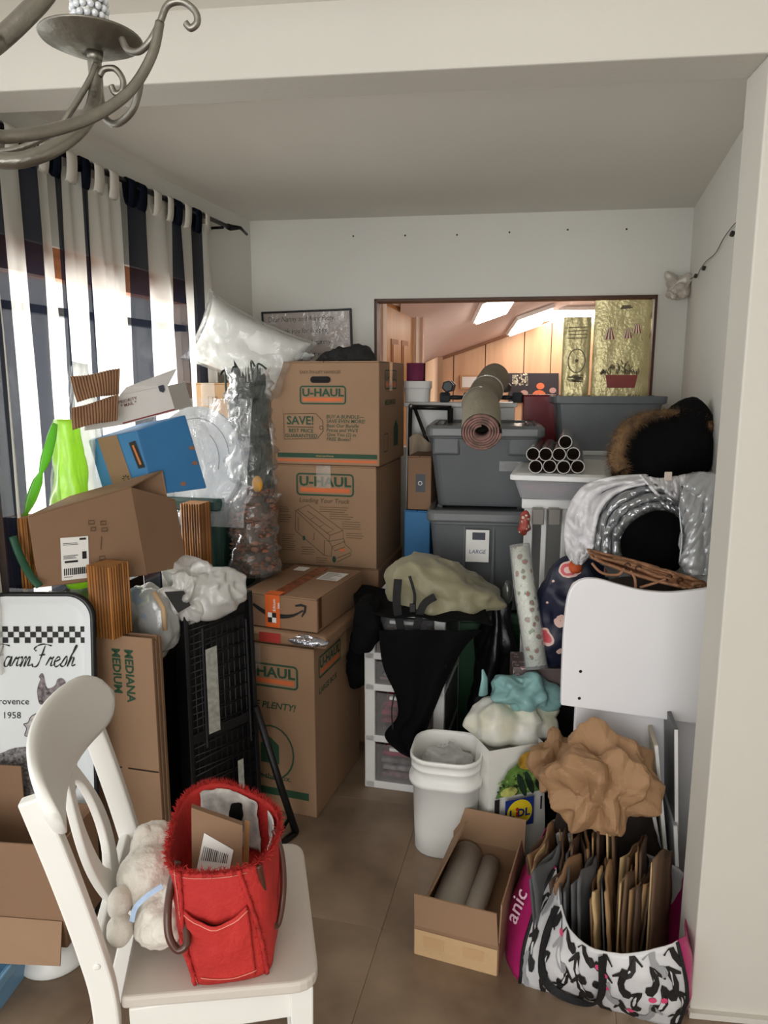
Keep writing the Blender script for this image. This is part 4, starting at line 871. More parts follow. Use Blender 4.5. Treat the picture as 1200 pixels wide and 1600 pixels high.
lump('film_fold', wbag, at(292, 935, 2.17) + L, (.055, .045, .07), wb1, 8, .03, 14, .0, 14, n=90, rd=.006, rs=14, fo=1.0, fn_=8)
wb2 = thing('bundle_in_bag', 'bundle in a clear bag between flattened cartons and folding crate', 'bag', at(240, 1030, 2.14)); L = -wb2.location
q = MB(); Rm = Matrix.Rotation(R(-35), 3, 'Y'); q.ell((at(238, 962, 2.15) + L), (.045, .05, .105), Rm, 24, 16); q.build('bundle', M('blue_grey_roll', (150, 164, 186), .6, var=.15), wb2)
q = MB(); rr = Rm @ V((.028, -.03, 0)); q.tube([at(240, 925, 2.10) + L, at(255, 950, 2.09) + L, at(258, 985, 2.08) + L], .008, 8); q.build('tan_edge', M('tan_roll', (196, 166, 130), .7), wb2)
lump('film', film('bundle_film', (226, 226, 222), .55, .15, .7, 18), at(238, 972, 2.15) + L, (.078, .06, .125), wb2, 3, .02, 12, .02, 12, rot=Matrix.Rotation(R(-12), 3, 'Y'))
cd_ = thing('black_card', 'small black card tucked under the white carrier bag', 'card', at(278, 945, 2.13)); L = -cd_.location
slab([p + L for p in (at(257, 925, 2.12), at(287, 923, 2.14), at(298, 946, 2.13), at(278, 958, 2.11))], .002).build('card', ink_k, cd_)
# open carton, bowl and bin at the left edge
ob = thing('open_carton', 'open brown carton in front of the enamel tray at the left edge', 'box', (-.955, 1.735, .10), -6)
for c, s in (((0, .09, .14), (.34, .004, .28)), ((-.17, 0, .14), (.004, .18, .28)), ((.17, 0, .14), (.004, .18, .28)), ((0, -.09, .14), (.34, .004, .28)), ((0, 0, .002), (.34, .18, .004)), ((-.10, .09, .33), (.14, .004, .10))): MB().box(c, s).build('panel', kraft_d, ob)
q = MB(); q.add([(-.12, -.094, .075), (.165, -.094, .075), (.185, -.15, .0), (-.02, -.16, .0)], [(0, 1, 2, 3)]); q.build('flap', kraft, ob, solid=.004)
bo = thing('white_bowl', 'white bowl upside down on the floor below the open carton flap', 'bowl', (-.868, 1.71, FZ))
q = MB(); q.loft([[V((r * cos(2 * pi * k / 32), r * sin(2 * pi * k / 32), z)) for k in range(32)] for r, z in ((.082, 0), (.088, .006), (.085, .02), (.072, .055), (.05, .078), (.045, .08), (.045, .088), (.035, .088))]); q.build('bowl', M('white_ceramic', (225, 225, 222), .3), bo)
tote('blue_bin', 'pale blue plastic bin on the floor under the open carton at the left edge', (-1.06, 1.60, FZ), -6, .30, .22, .095, M('pale_blue_plastic', (120, 165, 200), .4), lid=False, taper=.92, open_=True)
# ================================================================ centre and right piles
greyp = M('grey_plastic', (92, 95, 98), .42, var=.06, bump=.05, bscale=200); greyl = M('grey_lid_plastic', (104, 107, 108), .3, var=.06)
tote('storage_tote', 'dark green tote on the floor under the two grey totes', (.405, 3.06, FZ), -8, .40, .48, .585, M('green_tote_plastic', (40, 78, 50), .4), group='lidded totes')
t = tote('grey_tote', 'lower grey tote with a white sticker, without a lid of its own', (.405, 3.06, .590), -8, .405, .49, .41, greyp, greyl, taper=.80, ribs=True, group='grey totes')
q = MB(); F = frame((-.005, -.238, .0), V((1, 0, 0)), V((0, -.06, 1))); q.prism([(-.045, .21), (.045, .21), (.045, .34), (-.045, .34)], F, 0, .001); stk = q.build('sticker', paper_w, t)
q = MB(); q.rect(F, -.02, .30, .03, .33, .002); q.build('sticker_print', M('slate_print', (72, 74, 86), .6), stk); text('LARGE', .022, F @ Matrix.Translation((0, .245, .0015)), M('blue_print', (60, 70, 120), .6), stk, 'lettering', .0, .15)
t = tote('grey_tote', 'upper grey tote with a clip lid below the rolled rug', (.425, 3.11, 1.002), -8, .455, .47, .325, greyp, greyl, taper=.80, group='grey totes')
for sx, wd in ((-.15, .11), (.15, .12)):
    q = MB(); q.box((sx, -.215, .245), (wd, .02, .075)); q.build('handle_grip', greyp, t, bevel=.01)
q = MB(); F = frame((0.06, -.205, .0), (1, 0, 0), (0, -.12, 1)); q.grid(lambda a, b: F @ V((a * .09, .15 + b * .04, .003 + .003 * fbm((a, b, 0), 4))), 8, 5); q.build('tape_scrap', film('tape_film', (240, 240, 240), .8, .08, 1, 80), t)
# rolled rug over the totes: spiral end
rug_o = M('rug_backing', (148, 140, 122), .9, var=.12, scale=8, bump=.4, bscale=120); rug_i = M('rug_pile', (150, 112, 104), .9, var=.35, scale=40, col2=(92, 76, 68))
rg = thing('rolled_rug', 'rolled rug lying front to back across the upper grey tote', 'rug', (.34, 2.95, 1.33)); L = -rg.location
path = spline([at(752, 675, 2.50), V((.353, 2.70, 1.402)), V((.375, 2.92, 1.410)), V((.42, 3.12, 1.44)), V((.505, 3.42, 1.512))], 8); path = [p + L for p in path]
mb = MB(); rings = []
for i, p in enumerate(path):
    a = path[max(0, i - 1)]; b = path[min(len(path) - 1, i + 1)]; t_ = (b - a).normalized(); x = V((1, 0, 0)); x = (x - t_ * x.dot(t_)).normalized(); y = t_.cross(x); r = .068 - .005 * exp_ if (exp_ := (1 if 10 < i < 14 else 0)) else .068
    rings.append([p + (x * cos(2 * pi * k / 28) + y * sin(2 * pi * k / 28)) * r * (1 + .03 * fbm((k * .2, i * .15, 0), 1.5)) for k in range(28)])
mb.loft(rings, False, True); mb.build('rug_body', rug_o, rg)
q = MB(); t_ = (path[1] - path[0]).normalized(); x = V((1, 0, 0)); x = (x - t_ * x.dot(t_)).normalized(); y = t_.cross(x)
sp = []
for k in range(160):
    a = k * .1875; r = .066 - .043 * k / 160; sp.append((path[0] + (x * cos(a) + y * sin(a)) * r, a))
vs = []; fs = []
for k, (p, a) in enumerate(sp):
    rd = (x * cos(a) + y * sin(a)); 
    for dr, dz in ((.0032, -.004), (-.0032, -.004), (-.0032, .05), (.0032, .05)): vs.append(p + rd * dr + t_ * dz)
    if k: 
        for j in range(4): fs.append(((k - 1) * 4 + j, (k - 1) * 4 + (j + 1) % 4, k * 4 + (j + 1) % 4, k * 4 + j))
q.add(vs, fs, 0, True); q.build('spiral_end', rug_i, rg)
for i in (16, 26): 
    q = MB(); q.tube([path[i] + (x * cos(2 * pi * k / 28) + y * sin(2 * pi * k / 28)) * .0695 for k in range(28)], .004, 6, True, flat=.4); q.build('clear_tape_band', film('band_film', (245, 245, 240), .4, .08, .4, 40), rg)
# white cabinet behind, bin with exercise mat, dumbbells
whp = M('white_melamine', (216, 216, 214), .35, var=.02); whp2 = M('white_plastic', (226, 226, 224), .4, var=.03)
c1_ = thing('white_cabinet', 'white cabinet behind the grey totes under the pass-through', 'cabinet', (.355, 3.44, FZ), -8)
MB().box((0, 0, .69), (.49, .15, 1.38)).build('body', whp, c1_, bevel=.004); MB().box((0, -.005, 1.39), (.51, .16, .02)).build('top', whp, c1_, bevel=.003)
wbn = tote('white_bin', 'small white bin holding the purple exercise mat', (.155, 3.44, 1.404), -8, .125, .13, .095, whp2, lid=False, taper=.9, open_=True)
ym = thing('exercise_mat', 'rolled purple exercise mat standing in the small white bin', 'exercise mat', (.145, 3.44, 1.42), 0)
q = MB(); vs = []; fs = []
for k in range(120):
    a = k * .21; r = .042 - .032 * k / 120; rd = V((cos(a), sin(a), 0))
    for dr, z in ((.003, 0), (-.003, 0), (-.003, .16), (.003, .16)): vs.append(rd * (r + dr) + V((0, 0, z)))
    if k:
        for j in range(4): fs.append(((k - 1) * 4 + j, (k - 1) * 4 + (j + 1) % 4, k * 4 + (j + 1) % 4, k * 4 + j))
q.add(vs, fs, 0, True); q.build('mat', M('purple_foam', (128, 48, 86), .8), ym)
db_m = M('dumbbell_iron', (62, 68, 72), .45, var=.1); 
def dumbbell(label, loc, yaw, tilt=0, r=.026):
    t = thing('dumbbell', label, 'dumbbell', loc, group='grey dumbbells on the white cabinet', rot=(0, R(tilt), R(yaw)))
    for s in (-1, 1):
        q = MB(); q.tube([(s * .032, 0, r * .87), (s * .040, 0, r * .87), (s * .072, 0, r * .87), (s * .078, 0, r * .87)], [r * .8, r, r, r * .8], 6); q.build('head', db_m, t, smooth=False, bevel=.002)
    MB().tube([(-.035, 0, r * .87), (0, 0, r * .87), (.035, 0, r * .87)], [.009, .011, .009], 10).build('handle', M('dumbbell_grip', (44, 46, 48), .5), t)
dz = 1.402
dumbbell('grey dumbbell lying left of the rolled rug', (.335, 3.425, dz), 5); dumbbell('grey dumbbell stacked end-on at the left, above another one', (.30, 3.44, dz + .048), 80, 0, .028); dumbbell('grey dumbbell just right of the rolled rug', (.555, 3.40, dz), -20); dumbbell('grey dumbbell on the right, stacked on another', (.55, 3.41, dz + .046), 70, 0, .024)
# folding black stand in front of the cabinet
fs_ = thing('black_bracket_stand', 'black folding metal stand between the carton stack and grey totes', 'stand', (.20, 3.31, FZ)); L = -fs_.location
zt_ = 1.385
for a, b, r in ((V((.118, 3.315, zt_)), V((.30, 3.30, zt_ - .004)), .011), (V((.295, 3.30, zt_ - .004)), V((.305, 3.30, .02)), .013), (V((.135, 3.312, zt_)), V((.245, 3.298, 1.10)), .008), (V((.118, 3.315, zt_)), V((.10, 3.32, .02)), .009)):
    q = MB(); q.tube([a + L, b + L], r, 8); q.build('bar', blackp, fs_)
q = MB(); q.ell(V((.12, 3.31, zt_ + .004)) + L, (.012, .012, .012), None, 10, 8); q.build('joint', M('steel_joint', (150, 150, 148), .3, .8), fs_)
# brown and blue boxes behind the stack, beige cloth
carton('blue carton on the floor behind the removal-box stack', (.192, 3.02, FZ), YAW, .11, .22, .962, bl, 'blue_box', tape=False)
bx2 = carton('small brown carton with a dark sticker standing on the blue carton', (.195, 3.02, .969), YAW, .10, .21, .225, kraft_d, tape=False)
q = MB(); F = FR(.10, .21, .225); q.rect(F, -.015, .075, .025, .15); sk_ = q.build('dark_sticker', M('slate_sticker', (70, 74, 82), .5), bx2); q = MB(); q.stroke([(.004 + .008 * cos(a * pi / 6), .112 + .008 * sin(a * pi / 6)) for a in range(12)], .003, F, .0016, True); q.build('ring_print', paper_w, sk_)
bc = thing('beige_cloth', 'beige cloth draped beside the upper grey tote', 'cloth', (.215, 3.10, 1.0))
mb = MB(); mb.grid(lambda a, b: at(640 + a * 50, 684 + b * 100, 3.26 - .03 * a) + V((0, .018 * sin(a * 9 + b * 3), .02 * sin(a * 7))) - bc.location, 20, 20); mb.build('cloth', M('beige_linen', (176, 160, 138), .9, var=.15, bump=.3), bc, solid=.006)
rb = carton('maroon box standing right of the rolled rug', onz(866, 712, 1.2) * 0 + V((.775, 3.33, 1.2)), -4, .15, .06, .235, M('maroon_gloss', (128, 30, 44), .25, var=.05, coat=.4), 'maroon_box', tape=False); rb.location.z = 1.204
# white cabinet under the open tote, open grey tote, gold bags
c2_ = thing('white_cabinet', 'white cabinet under the open grey tote in the right back corner', 'cabinet', (.905, 3.285, FZ), -8)
MB().box((0, 0, .59), (.60, .22, 1.18)).build('body', whp, c2_, bevel=.004); MB().box((0, -.005, 1.19), (.61, .24, .02)).build('top', whp, c2_, bevel=.003)
tote('open_tote', 'open grey tote in the back right corner holding the gold bags', (.975, 3.275, 1.204), -7, .47, .22, .232, M('open_tote_plastic', (110, 114, 118), .4), lid=False, taper=.86, open_=True)
gold = M('gold_foil', (214, 200, 152), .34, .5, var=.10, scale=10, bump=.35, bscale=70, col2=(182, 172, 124))
def gold_bag(label, cx, cy, w_, h, seed, lean):
    t = thing('gold_bag', label, 'bag', (cx, cy, 1.225), -7, 'gold foil bags in the open tote')
    mb = MB()
    for s in (-1, 1):
        mb.grid(lambda a, b: V(((a - .5) * w_ * (1 - .02 * b), s * .018 * (1 - (2 * a - 1) ** 6) * (1 - b * .5) + lean * b + .004 * fbm((a * 2, b * 3, s), 3, seed), b * h)), 20, 30)
    mb.build('foil', gold, t, weld=True); F = frame((0, -.022, 0), (1, 0, 0), (0, -lean * -1 / h * 1.0, 1)); return t, F
maro = M('maroon_print', (140, 58, 52), .5); dkp = M('umber_print', (96, 84, 62), .5); crm = M('cream_print', (226, 216, 190), .5)
g1, F = gold_bag('large gold foil bag printed with bells and a fruit basket', 1.030, 3.27, .245, .615, 2, -.005)
q = MB(); q.flat([(-.055, .245), (.06, .245), (.07, .30), (-.065, .30)], F, .004); q.build('basket_print', maro, g1)
q = MB(); random.seed(9)
for k in range(60): x = random.uniform(-.085, .085); y = .30 + random.uniform(0, .05) * (1 - abs(x) / .1); q.stroke([(x, y), (x + random.uniform(-.012, .012), y + random.uniform(.006, .02))], .004, F, .0045)
tag(q.build('fruit_print', dkp, g1), None, None, kind='stuff')
for bx_, by_, s in ((-.058, .45, 1), (.018, .455, .85), (.055, .475, .85)):
    q = MB()
    for k in range(-3, 3): q.flat([(bx_ + k * .0075 * s, by_), (bx_ + (k + 1) * .0075 * s, by_), (bx_ + (k + 1) * .0025 * s, by_ + .05 * s), (bx_ + k * .0025 * s, by_ + .05 * s)], F, .004, mi=(k + 4) % 2)
    q.build('bell_print', [maro, crm], g1)
text('CASA\nDE RIEGO', .022, F @ Matrix.Translation((.06, .20, .003)), dkp, g1, 'lettering', .01)
q = MB(); q.flat([(-.02, .575), (.035, .58), (.02, .592), (-.01, .592)], F, .004); q.build('crest_print', dkp, g1)
g2, F = gold_bag('small gold foil bag with an oval print left of the larger one', .836, 3.275, .12, .545, 6, -.004)
q = MB(); q.stroke([(.036 * cos(a * pi / 10), .36 + .05 * sin(a * pi / 10)) for a in range(20)], .004, F, .004, True); q.flat([(.008 * cos(a), .36 + .008 * sin(a)) for a in range(6)], F, .0045)
for y in (.50, .485, .47, .455): q.stroke([(-.04, y), (.04, y + .002)], .003, F, .004)
for k in range(26): q.stroke([(random.uniform(-.04, .03), y := .27 + random.uniform(0, .03)), (random.uniform(-.02, .04), y)], .003, F, .004)
tag(q.build('oval_print', dkp, g2), None, None, kind='stuff')
# framed picture and certificate in the far room
pk = thing('poster', 'dark poster of orange and white figures on the far panelling', 'poster', at(833, 625, 6.405)); L = -pk.location; q4 = [at(*p, 6.405) + L for p in ((795, 583), (873, 583), (873, 628), (795, 628))]; slab(q4, .02).build('sheet', M('poster_dark', (58, 50, 54), .4, var=.2), pk)
F = qf(q4); Wp = (q4[2] - q4[3]).length; Hp = (q4[0] - q4[3]).length
for cx, cy, r, mt in ((.60, .22, .06, M('poster_orange', (226, 120, 78), .5)), (.62, .55, .035, MATS['poster_orange']), (.3, .3, .035, M('poster_pink', (190, 150, 140), .5)), (.87, .4, .03, MATS['poster_pink'])):
    q = MB(); q.flat([(cx * Wp + r * cos(a * pi / 6), cy * Hp + r * .8 * sin(a * pi / 6)) for a in range(12)], F, .002); q.build('figure_print', mt, pk)
q = MB()
for k in range(70): x = random.uniform(.05, .35) * Wp; y = random.uniform(.55, .95) * Hp; q.rect(F, x, y, x + .012, y + .012, .002)
tag(q.build('blossom_print', crm, pk), None, None, kind='stuff')
cf = thing('certificate', 'small pale framed certificate on the far panelling left of the rug', 'picture', at(732, 606, 6.40)); L = -cf.location; q4 = [at(*p, 6.40) + L for p in ((719, 586), (752, 586), (752, 608), (719, 608))]
slab(q4, .02).build('frame', M('pale_wood_frame', (196, 150, 110), .5), cf); F = qf(q4); q = MB(); q.rect(F, .015, .015, (q4[2] - q4[3]).length - .015, (q4[0] - q4[3]).length - .015, .002); q.build('paper', paper_w, cf)
# tubes of wrapping paper on the long bin
lb_ = thing('clear_bin', 'shallow clear bin with a white lid and pink contents under the wrapping tubes', 'bin', (.675, 2.775, 1.092), -15)
def ring(w_, d, z, r=.02): return [V((x, y, z)) for x, y in rrect(-w_ / 2, -d / 2, w_ / 2, d / 2, r, 3)]
q = MB(); q.loft([ring(.27, .49, 0), ring(.315, .54, .07)], True, False, smooth=False); q.build('body', film('frosted_plastic', (190, 192, 196), .45, .3, .2, 40), lb_)
q = MB(); q.loft([ring(.325, .555, .066), ring(.34, .57, .068), ring(.34, .57, .085), ring(.30, .53, .092)], True, True, smooth=False); q.build('lid', whp2, lb_, bevel=.003)
lump('pink_contents', M('pink_cloth', (190, 80, 130), .7, var=.3, scale=20), (-.03, -.06, .033), (.11, .20, .028), lb_, 3, .01, 20, .01, 10, 30)
ZL = 1.186; foil = M('printed_foil', (196, 190, 182), .18, .65, var=.4, scale=18, stretch=(1, 1, 1), coat=.4); tin = M('tube_inside', (64, 48, 38), .8); tube_n = 0; td = V((.16, .62, .0))
rings_t = M('tube_end', (206, 202, 196), .5)
for (px, py, lab) in ((834, 716, 'upper left'), (852.5, 714, ''), (869, 712, ''), (883, 703, ''), (901, 710, ''), (843, 733, ''), (863, 732, ''), (884, 723, ''), (903, 727, '')):
    pass
rows = [(838, 0), (860, 0), (882, 0), (904, 0), (830, 1), (850, 1), (871, 1), (893, 1), (880, 2)]
nm_ = ['bottom row, first from the left', 'bottom row, second from the left', 'bottom row, third from the left', 'bottom row, right end', 'middle row, left end', 'middle row, second from the left', 'middle row, third from the left', 'middle row, right end', 'single one on top']
for (px, row), n_ in zip(rows, nm_):
    r = .0235; z = ZL + r + row * r * 1.76; Yt = 2.505 + .012 * (px % 3) + row * .01; p0 = at(px + (0 if row == 0 else 3), 700, Yt); p0.z = z; p0.y = Yt
    t = thing('wrapping_tube', 'shiny wrapping-paper tube in the bundle on the bin, ' + n_, 'tube', V((p0.x, p0.y, z - r)), group='tubes of wrapping paper'); c = V((0, 0, r)); e = td * (.62 if row else .68)
    mb = MB(); dirn = td.normalized(); x = dirn.cross(V((0, 0, 1))).normalized(); y = x.cross(dirn)
    rg_ = lambda rr, q0: [q0 + (x * cos(2 * pi * k / 16) + y * sin(2 * pi * k / 16)) * rr for k in range(16)]
    mb.loft([rg_(r * .99, c), rg_(r * .99, c + e)], False, True); mb.build('paper', foil, t)
    mb = MB(); mb.loft([rg_(r * .99, c), rg_(r * .88, c - dirn * .001), rg_(r * .86, c + dirn * .02), rg_(r * .84, c + dirn * .16)], False, True); mb.build('core', [tin], t)
    mb = MB(); mb.loft([rg_(r, c + dirn * .002), rg_(r * 1.0, c - dirn * .002), rg_(r * .88, c - dirn * .002), rg_(r * .88, c + dirn * .002)], False, False); mb.build('rim', rings_t, t)
# slatted white cot end that carries the bin
sl_t = thing('cot_end', 'white slatted cot end standing under the clear bin', 'bed frame', (.74, 2.56, FZ), -8)
MB().box((0, 0, 1.068), (.50, .04, .036)).build('top_rail', whp, sl_t, bevel=.004); MB().box((0, 0, .06), (.50, .03, .06)).build('bottom_rail', whp, sl_t, bevel=.004)
for x in (-.225, -.17, -.10, -.03, .04, .11, .18, .235): MB().box((x, 0, .57), (.030 if abs(x) > .22 else .018, .02, .97)).build('slat', whp, sl_t, bevel=.003)
MB().box((.08, .36, 1.068), (.30, .04, .036)).build('rear_rail', whp, sl_t, bevel=.004)
for x in (-.05, .21): MB().box((x, .36, .525), (.03, .03, 1.05)).build('rear_post', whp, sl_t, bevel=.003)
for x in (-.195, -.14): MB().box((x, -.045, 1.030), (.040, .05, .055)).build('grey_bracket', M('grey_bracket', (120, 116, 108), .4), sl_t, bevel=.003)
# ================================================================ drawer tower, rucksack, clothes
TW, TD, TH = .295, .37, .70
tw = thing('drawer_tower', 'white plastic drawer tower under the khaki rucksack', 'drawers', V((-.072, 2.535, FZ)) + V((cos(R(-14)), sin(R(-14)), 0)) * TW / 2 + V((sin(R(14)), cos(R(14)), 0)) * TD / 2, -14)
for sx in (-1, 1):
    for sy in (-1, 1): MB().box((sx * (TW / 2 - .02), sy * (TD / 2 - .015), TH / 2), (.04, .03, TH)).build('post', whp2, tw, bevel=.005)
zl = [0.0, .205, .41, .50, .595, .70]; zb_ = [(0, .035), (.19, .22), (.385, .415), (.49, .515), (.60, .62), (.675, .70)]
zb_ = [(0, .03), (.185, .212), (.385, .412), (.505, .532), (.672, .70)]
for z0, z1 in zb_: MB().box((0, 0, (z0 + z1) / 2), (TW, TD, z1 - z0)).build('shelf', whp2, tw, bevel=.004)
dr = film('drawer_plastic', (170, 170, 172), .74, .2, .1, 30); cont = [M('drawer_content_' + n, c, .7, var=.4, scale=25) for n, c in (('plum', (176, 132, 140)), ('mauve', (190, 180, 184)), ('grey', (150, 146, 142)), ('red', (190, 44, 84)))]
for i, (z0, z1) in enumerate(((.03, .185), (.212, .385), (.412, .505), (.532, .672))):
    h = z1 - z0 - .008; q = MB(); q.loft([[V((x, y, z0 + .004 + h * k)) for x, y in rrect(-TW / 2 + .043, -TD / 2 - .004, TW / 2 - .043, TD / 2 - .01, .006, 2)] for k in (0, 1)], True, False, smooth=False); d_ = q.build('drawer', dr, tw)
    MB().box((0, -TD / 2 - .010, z1 - .016), (.10, .014, .012)).build('handle', whp2, d_, bevel=.003)
    for k in range(4 if h > .1 else 2):
        zz = z0 + .008 + k * h * .19; MB().box((random.uniform(-.008, .008), -.01, zz + h * .075), (TW - .115, TD - .06, h * .13)).build('folded_content', cont[(i * 2 + k) % 4 if not (i == 1 and k > 1) else 3], d_, bevel=.008)
    for k in range(4): pass
    q = MB(); q.rect(frame((TW / 2 + .001, 0, 0), (0, 1, 0), (0, 0, 1)), -TD / 2 + .04, z0, TD / 2 - .04, z1, .0); q.build('side_pane', M('smoked_side', (112, 110, 108), .35, var=.3, scale=12), d_)
# khaki rucksack on the tower
kh = M('khaki_nylon', (142, 136, 108), .5, var=.1, scale=10, bump=.25, bscale=40, sheen=.2)
rk = thing('rucksack', 'khaki nylon rucksack with black straps on top of the drawer tower', 'bag', (.20, 2.60, .705)); L = -rk.location
mb = MB(); mb.ell((0, 0, 0), (.185, .15, .12), None, 90, 60, .85)
KF = folder(31, 8, .09)
def rw(p):
    s = V(p); u = s.x / .185
    o_ = V((s.x + .02 * u, s.y, s.z * (1.0 - .30 * u - .25 * max(0, u) ** 2) + (.02 - .03 * u)))
    d = p.normalized(); o_ += d * (.012 * fbm(p, 9, 3) + .5 * KF(p) + .006 * (1 - 4 * abs(noise.noise(p * 15))))
    o_ += at(698, 936, 2.58) + L
    o_.z = max(o_.z, .003); return o_
mb.warp(rw); mb.build('body', kh, rk, weld=True)
strap = M('black_webbing', (18, 18, 20), .7, bump=.3, bscale=200)
def ribbon(name, pts, wd, mat, parent, th=.003, up=V((0, 0, 1)), n=8):
    p = spline([V(a) for a in pts], n); mb = MB(); rings = []
    for i, a in enumerate(p):
        t_ = (p[min(i + 1, len(p) - 1)] - p[max(i - 1, 0)]).normalized(); s_ = t_.cross(up); s_ = s_.normalized() if s_.length > 1e-4 else V((1, 0, 0)); n_ = s_.cross(t_); w_ = wd[min(i * len(wd) // len(p), len(wd) - 1)] if isinstance(wd, list) else wd
        rings.append([a + s_ * w_ / 2 + n_ * th / 2, a - s_ * w_ / 2 + n_ * th / 2, a - s_ * w_ / 2 - n_ * th / 2, a + s_ * w_ / 2 - n_ * th / 2])
    mb.loft(rings, smooth=False); return mb.build(name, mat, parent)
fwd = V((0, -1, .2))
ribbon('strap', [at(622, 905, 2.42) + L, at(620, 945, 2.415) + L, at(628, 990, 2.42) + L], .028, strap, rk, up=fwd)
ribbon('strap', [at(680, 932, 2.405) + L, at(662, 945, 2.40) + L, at(652, 975, 2.40) + L, at(650, 1000, 2.40) + L], .026, strap, rk, up=fwd)
ribbon('strap', [at(640, 900, 2.42) + L, at(648, 930, 2.415) + L, at(646, 955, 2.41) + L], .010, strap, rk, up=fwd)
q = MB(); q.box(at(645, 950, 2.405) + L, (.022, .012, .03)); q.build('buckle', blackp, rk, bevel=.003)
# black jacket hanging over the tower front
jk = thing('black_jacket', 'black jacket draped down the front of the drawer tower', 'jacket', (.10, 2.42, .20)); L = -jk.location
lf = spline([V((592, 985, 0)), V((598, 1040, 0)), V((618, 1085, 0)), V((622, 1120, 0)), V((602, 1148, 0)), V((622, 1172, 0)), V((640, 1182, 0))], 6); rt = spline([V((752, 985, 0)), V((725, 1010, 0)), V((698, 1060, 0)), V((680, 1105, 0)), V((668, 1135, 0)), V((655, 1160, 0)), V((642, 1184, 0))], 6); N = len(lf) - 1
def jf(a, b):
    i = b * N; k = min(int(i), N - 1); f_ = i - k; l = lf[k].lerp(lf[k + 1], f_); r = rt[k].lerp(rt[k + 1], f_); p = l.lerp(r, a)
    return at(p.x, p.y, 2.415 - .035 * a + .012 * sin(a * 13 + b * 3) - .02 * sin(pi * a)) + L
mb = MB(); mb.grid(jf, 40, 40); mb.build('hanging_front', blackm, jk, solid=.008)
mb = MB(); mb.grid(lambda a, b: V((-.10 + a * .46 - .02 * b, 2.47 - .11 * a + b * .30, .722 - .012 * (1 - b) + .006 * sin(a * 17 + b * 6))) + L - V((0, .03, 0)), 30, 20); mb.build('folded_back', blackm, jk, solid=.006)
for c, r, sd in ((at(572, 975, 2.50), (.055, .10, .10), 2), (at(560, 1030, 2.62), (.045, .06, .12), 5)):
    lump('sleeve', blackm, c + L, r, jk, sd, .02, 12, .03, 10, 40)
ribbon('drawcord', [at(616, 1085, 2.395) + L, at(612, 1110, 2.39) + L, at(614, 1140, 2.39) + L], .005, strap, jk, up=fwd)
# black sack behind the tower, floor-standing, and its shiny twist
bs = thing('black_sack', 'stuffed black bin sack between drawer tower and floral wrapped roll', 'bag', (.425, 2.70, FZ)); L = -bs.location
sack(bs, 'film', M('black_film', (14, 14, 16), .35, bump=.5, bscale=20), (.085, .10), .70, 21, top=.5, amp=.05)
q = MB(); q.ell(at(793, 925, 2.56) + L, (.02, .02, .045), None, 14, 10); q.build('smoky_bottle', M('smoky_plastic', (66, 70, 66), .12, coat=.5), bs)
# teal and white carrier bag on a low black box
lk = thing('low_black_box', 'low black box on the floor under the teal carrier bag', 'box', (.455, 2.33, FZ), -10); MB().box((0, 0, .135), (.26, .16, .27)).build('body', blackp, lk, bevel=.008); MB().box((0, 0, .275), (.27, .17, .014)).build('lid', blackp, lk, bevel=.004)
tb = thing('teal_bag', 'crumpled teal and white carrier bag on the low black box', 'bag', (.42, 2.31, .285)); L = -tb.location
wy = M('white_yellow_film', (216, 216, 214), .35, var=.1, scale=9, col2=(210, 206, 178), bump=.3, bscale=20)
lump('film', wy, at(808, 1122, 2.30) + L, (.135, .085, .075), tb, 4, .02, 9, .0, 9, n=110, zmin=.002, rd=.004, rs=10, fo=1.0, fn_=6, fs=.09)
lump('teal_top', M('teal_film', (140, 184, 184), .3, var=.12, bump=.3, bscale=20), at(822, 1083, 2.29) + L, (.115, .078, .052), tb, 9, .02, 10, .0, 10, n=100, rot=Matrix.Rotation(R(12), 3, 'Y'), rd=.004, rs=12, fo=1.0, fn_=6, fs=.085)
q = MB(); q.tube([at(755, 1085, 2.28) + L, at(757, 1060, 2.28) + L, at(754, 1046, 2.28) + L], [.022, .014, .004], 10, flat=.5); q.build('teal_ear', MATS['teal_film'], tb)
# square white bucket
bk_ = thing('white_bucket', 'square white plastic bucket with wrapped things inside', 'bucket', (.205, 2.205, FZ), -12)
def sqr(w_, z, r=.05): return [V((x, y, z)) for x, y in rrect(-w_ / 2, -w_ / 2, w_ / 2, w_ / 2, r, 5)]
q = MB(); q.loft([sqr(.188, 0, .07), sqr(.198, .004, .072), sqr(.203, .08, .072), sqr(.212, .238, .07), sqr(.232, .243, .072), sqr(.234, .258, .072), sqr(.214, .262, .07), sqr(.216, .292, .07), sqr(.221, .294, .07), sqr(.221, .30, .07), sqr(.217, .302, .07), sqr(.219, .320, .07), sqr(.227, .322, .07), sqr(.228, .334, .07), sqr(.218, .337, .066), sqr(.212, .325, .066), sqr(.19, .01, .06)], True, True); o_ = q.build('shell', M('bucket_plastic', (236, 236, 232), .38, var=.02, scale=5), bk_)
pk_ = thing('wrapped_packet', 'packet in clear film inside the white bucket', 'packet', (.205, 2.215, .225), -20); MB().box((0, .02, .035), (.13, .10, .07)).build('packet', M('grey_packet', (150, 142, 134), .5, var=.2, scale=12), pk_, bevel=.006)
lump('film', film('packet_film', (235, 236, 236), .6, .06, 1, 40), (0, .01, .045), (.085, .08, .055), pk_, 3, .015, 20, .02, 18)
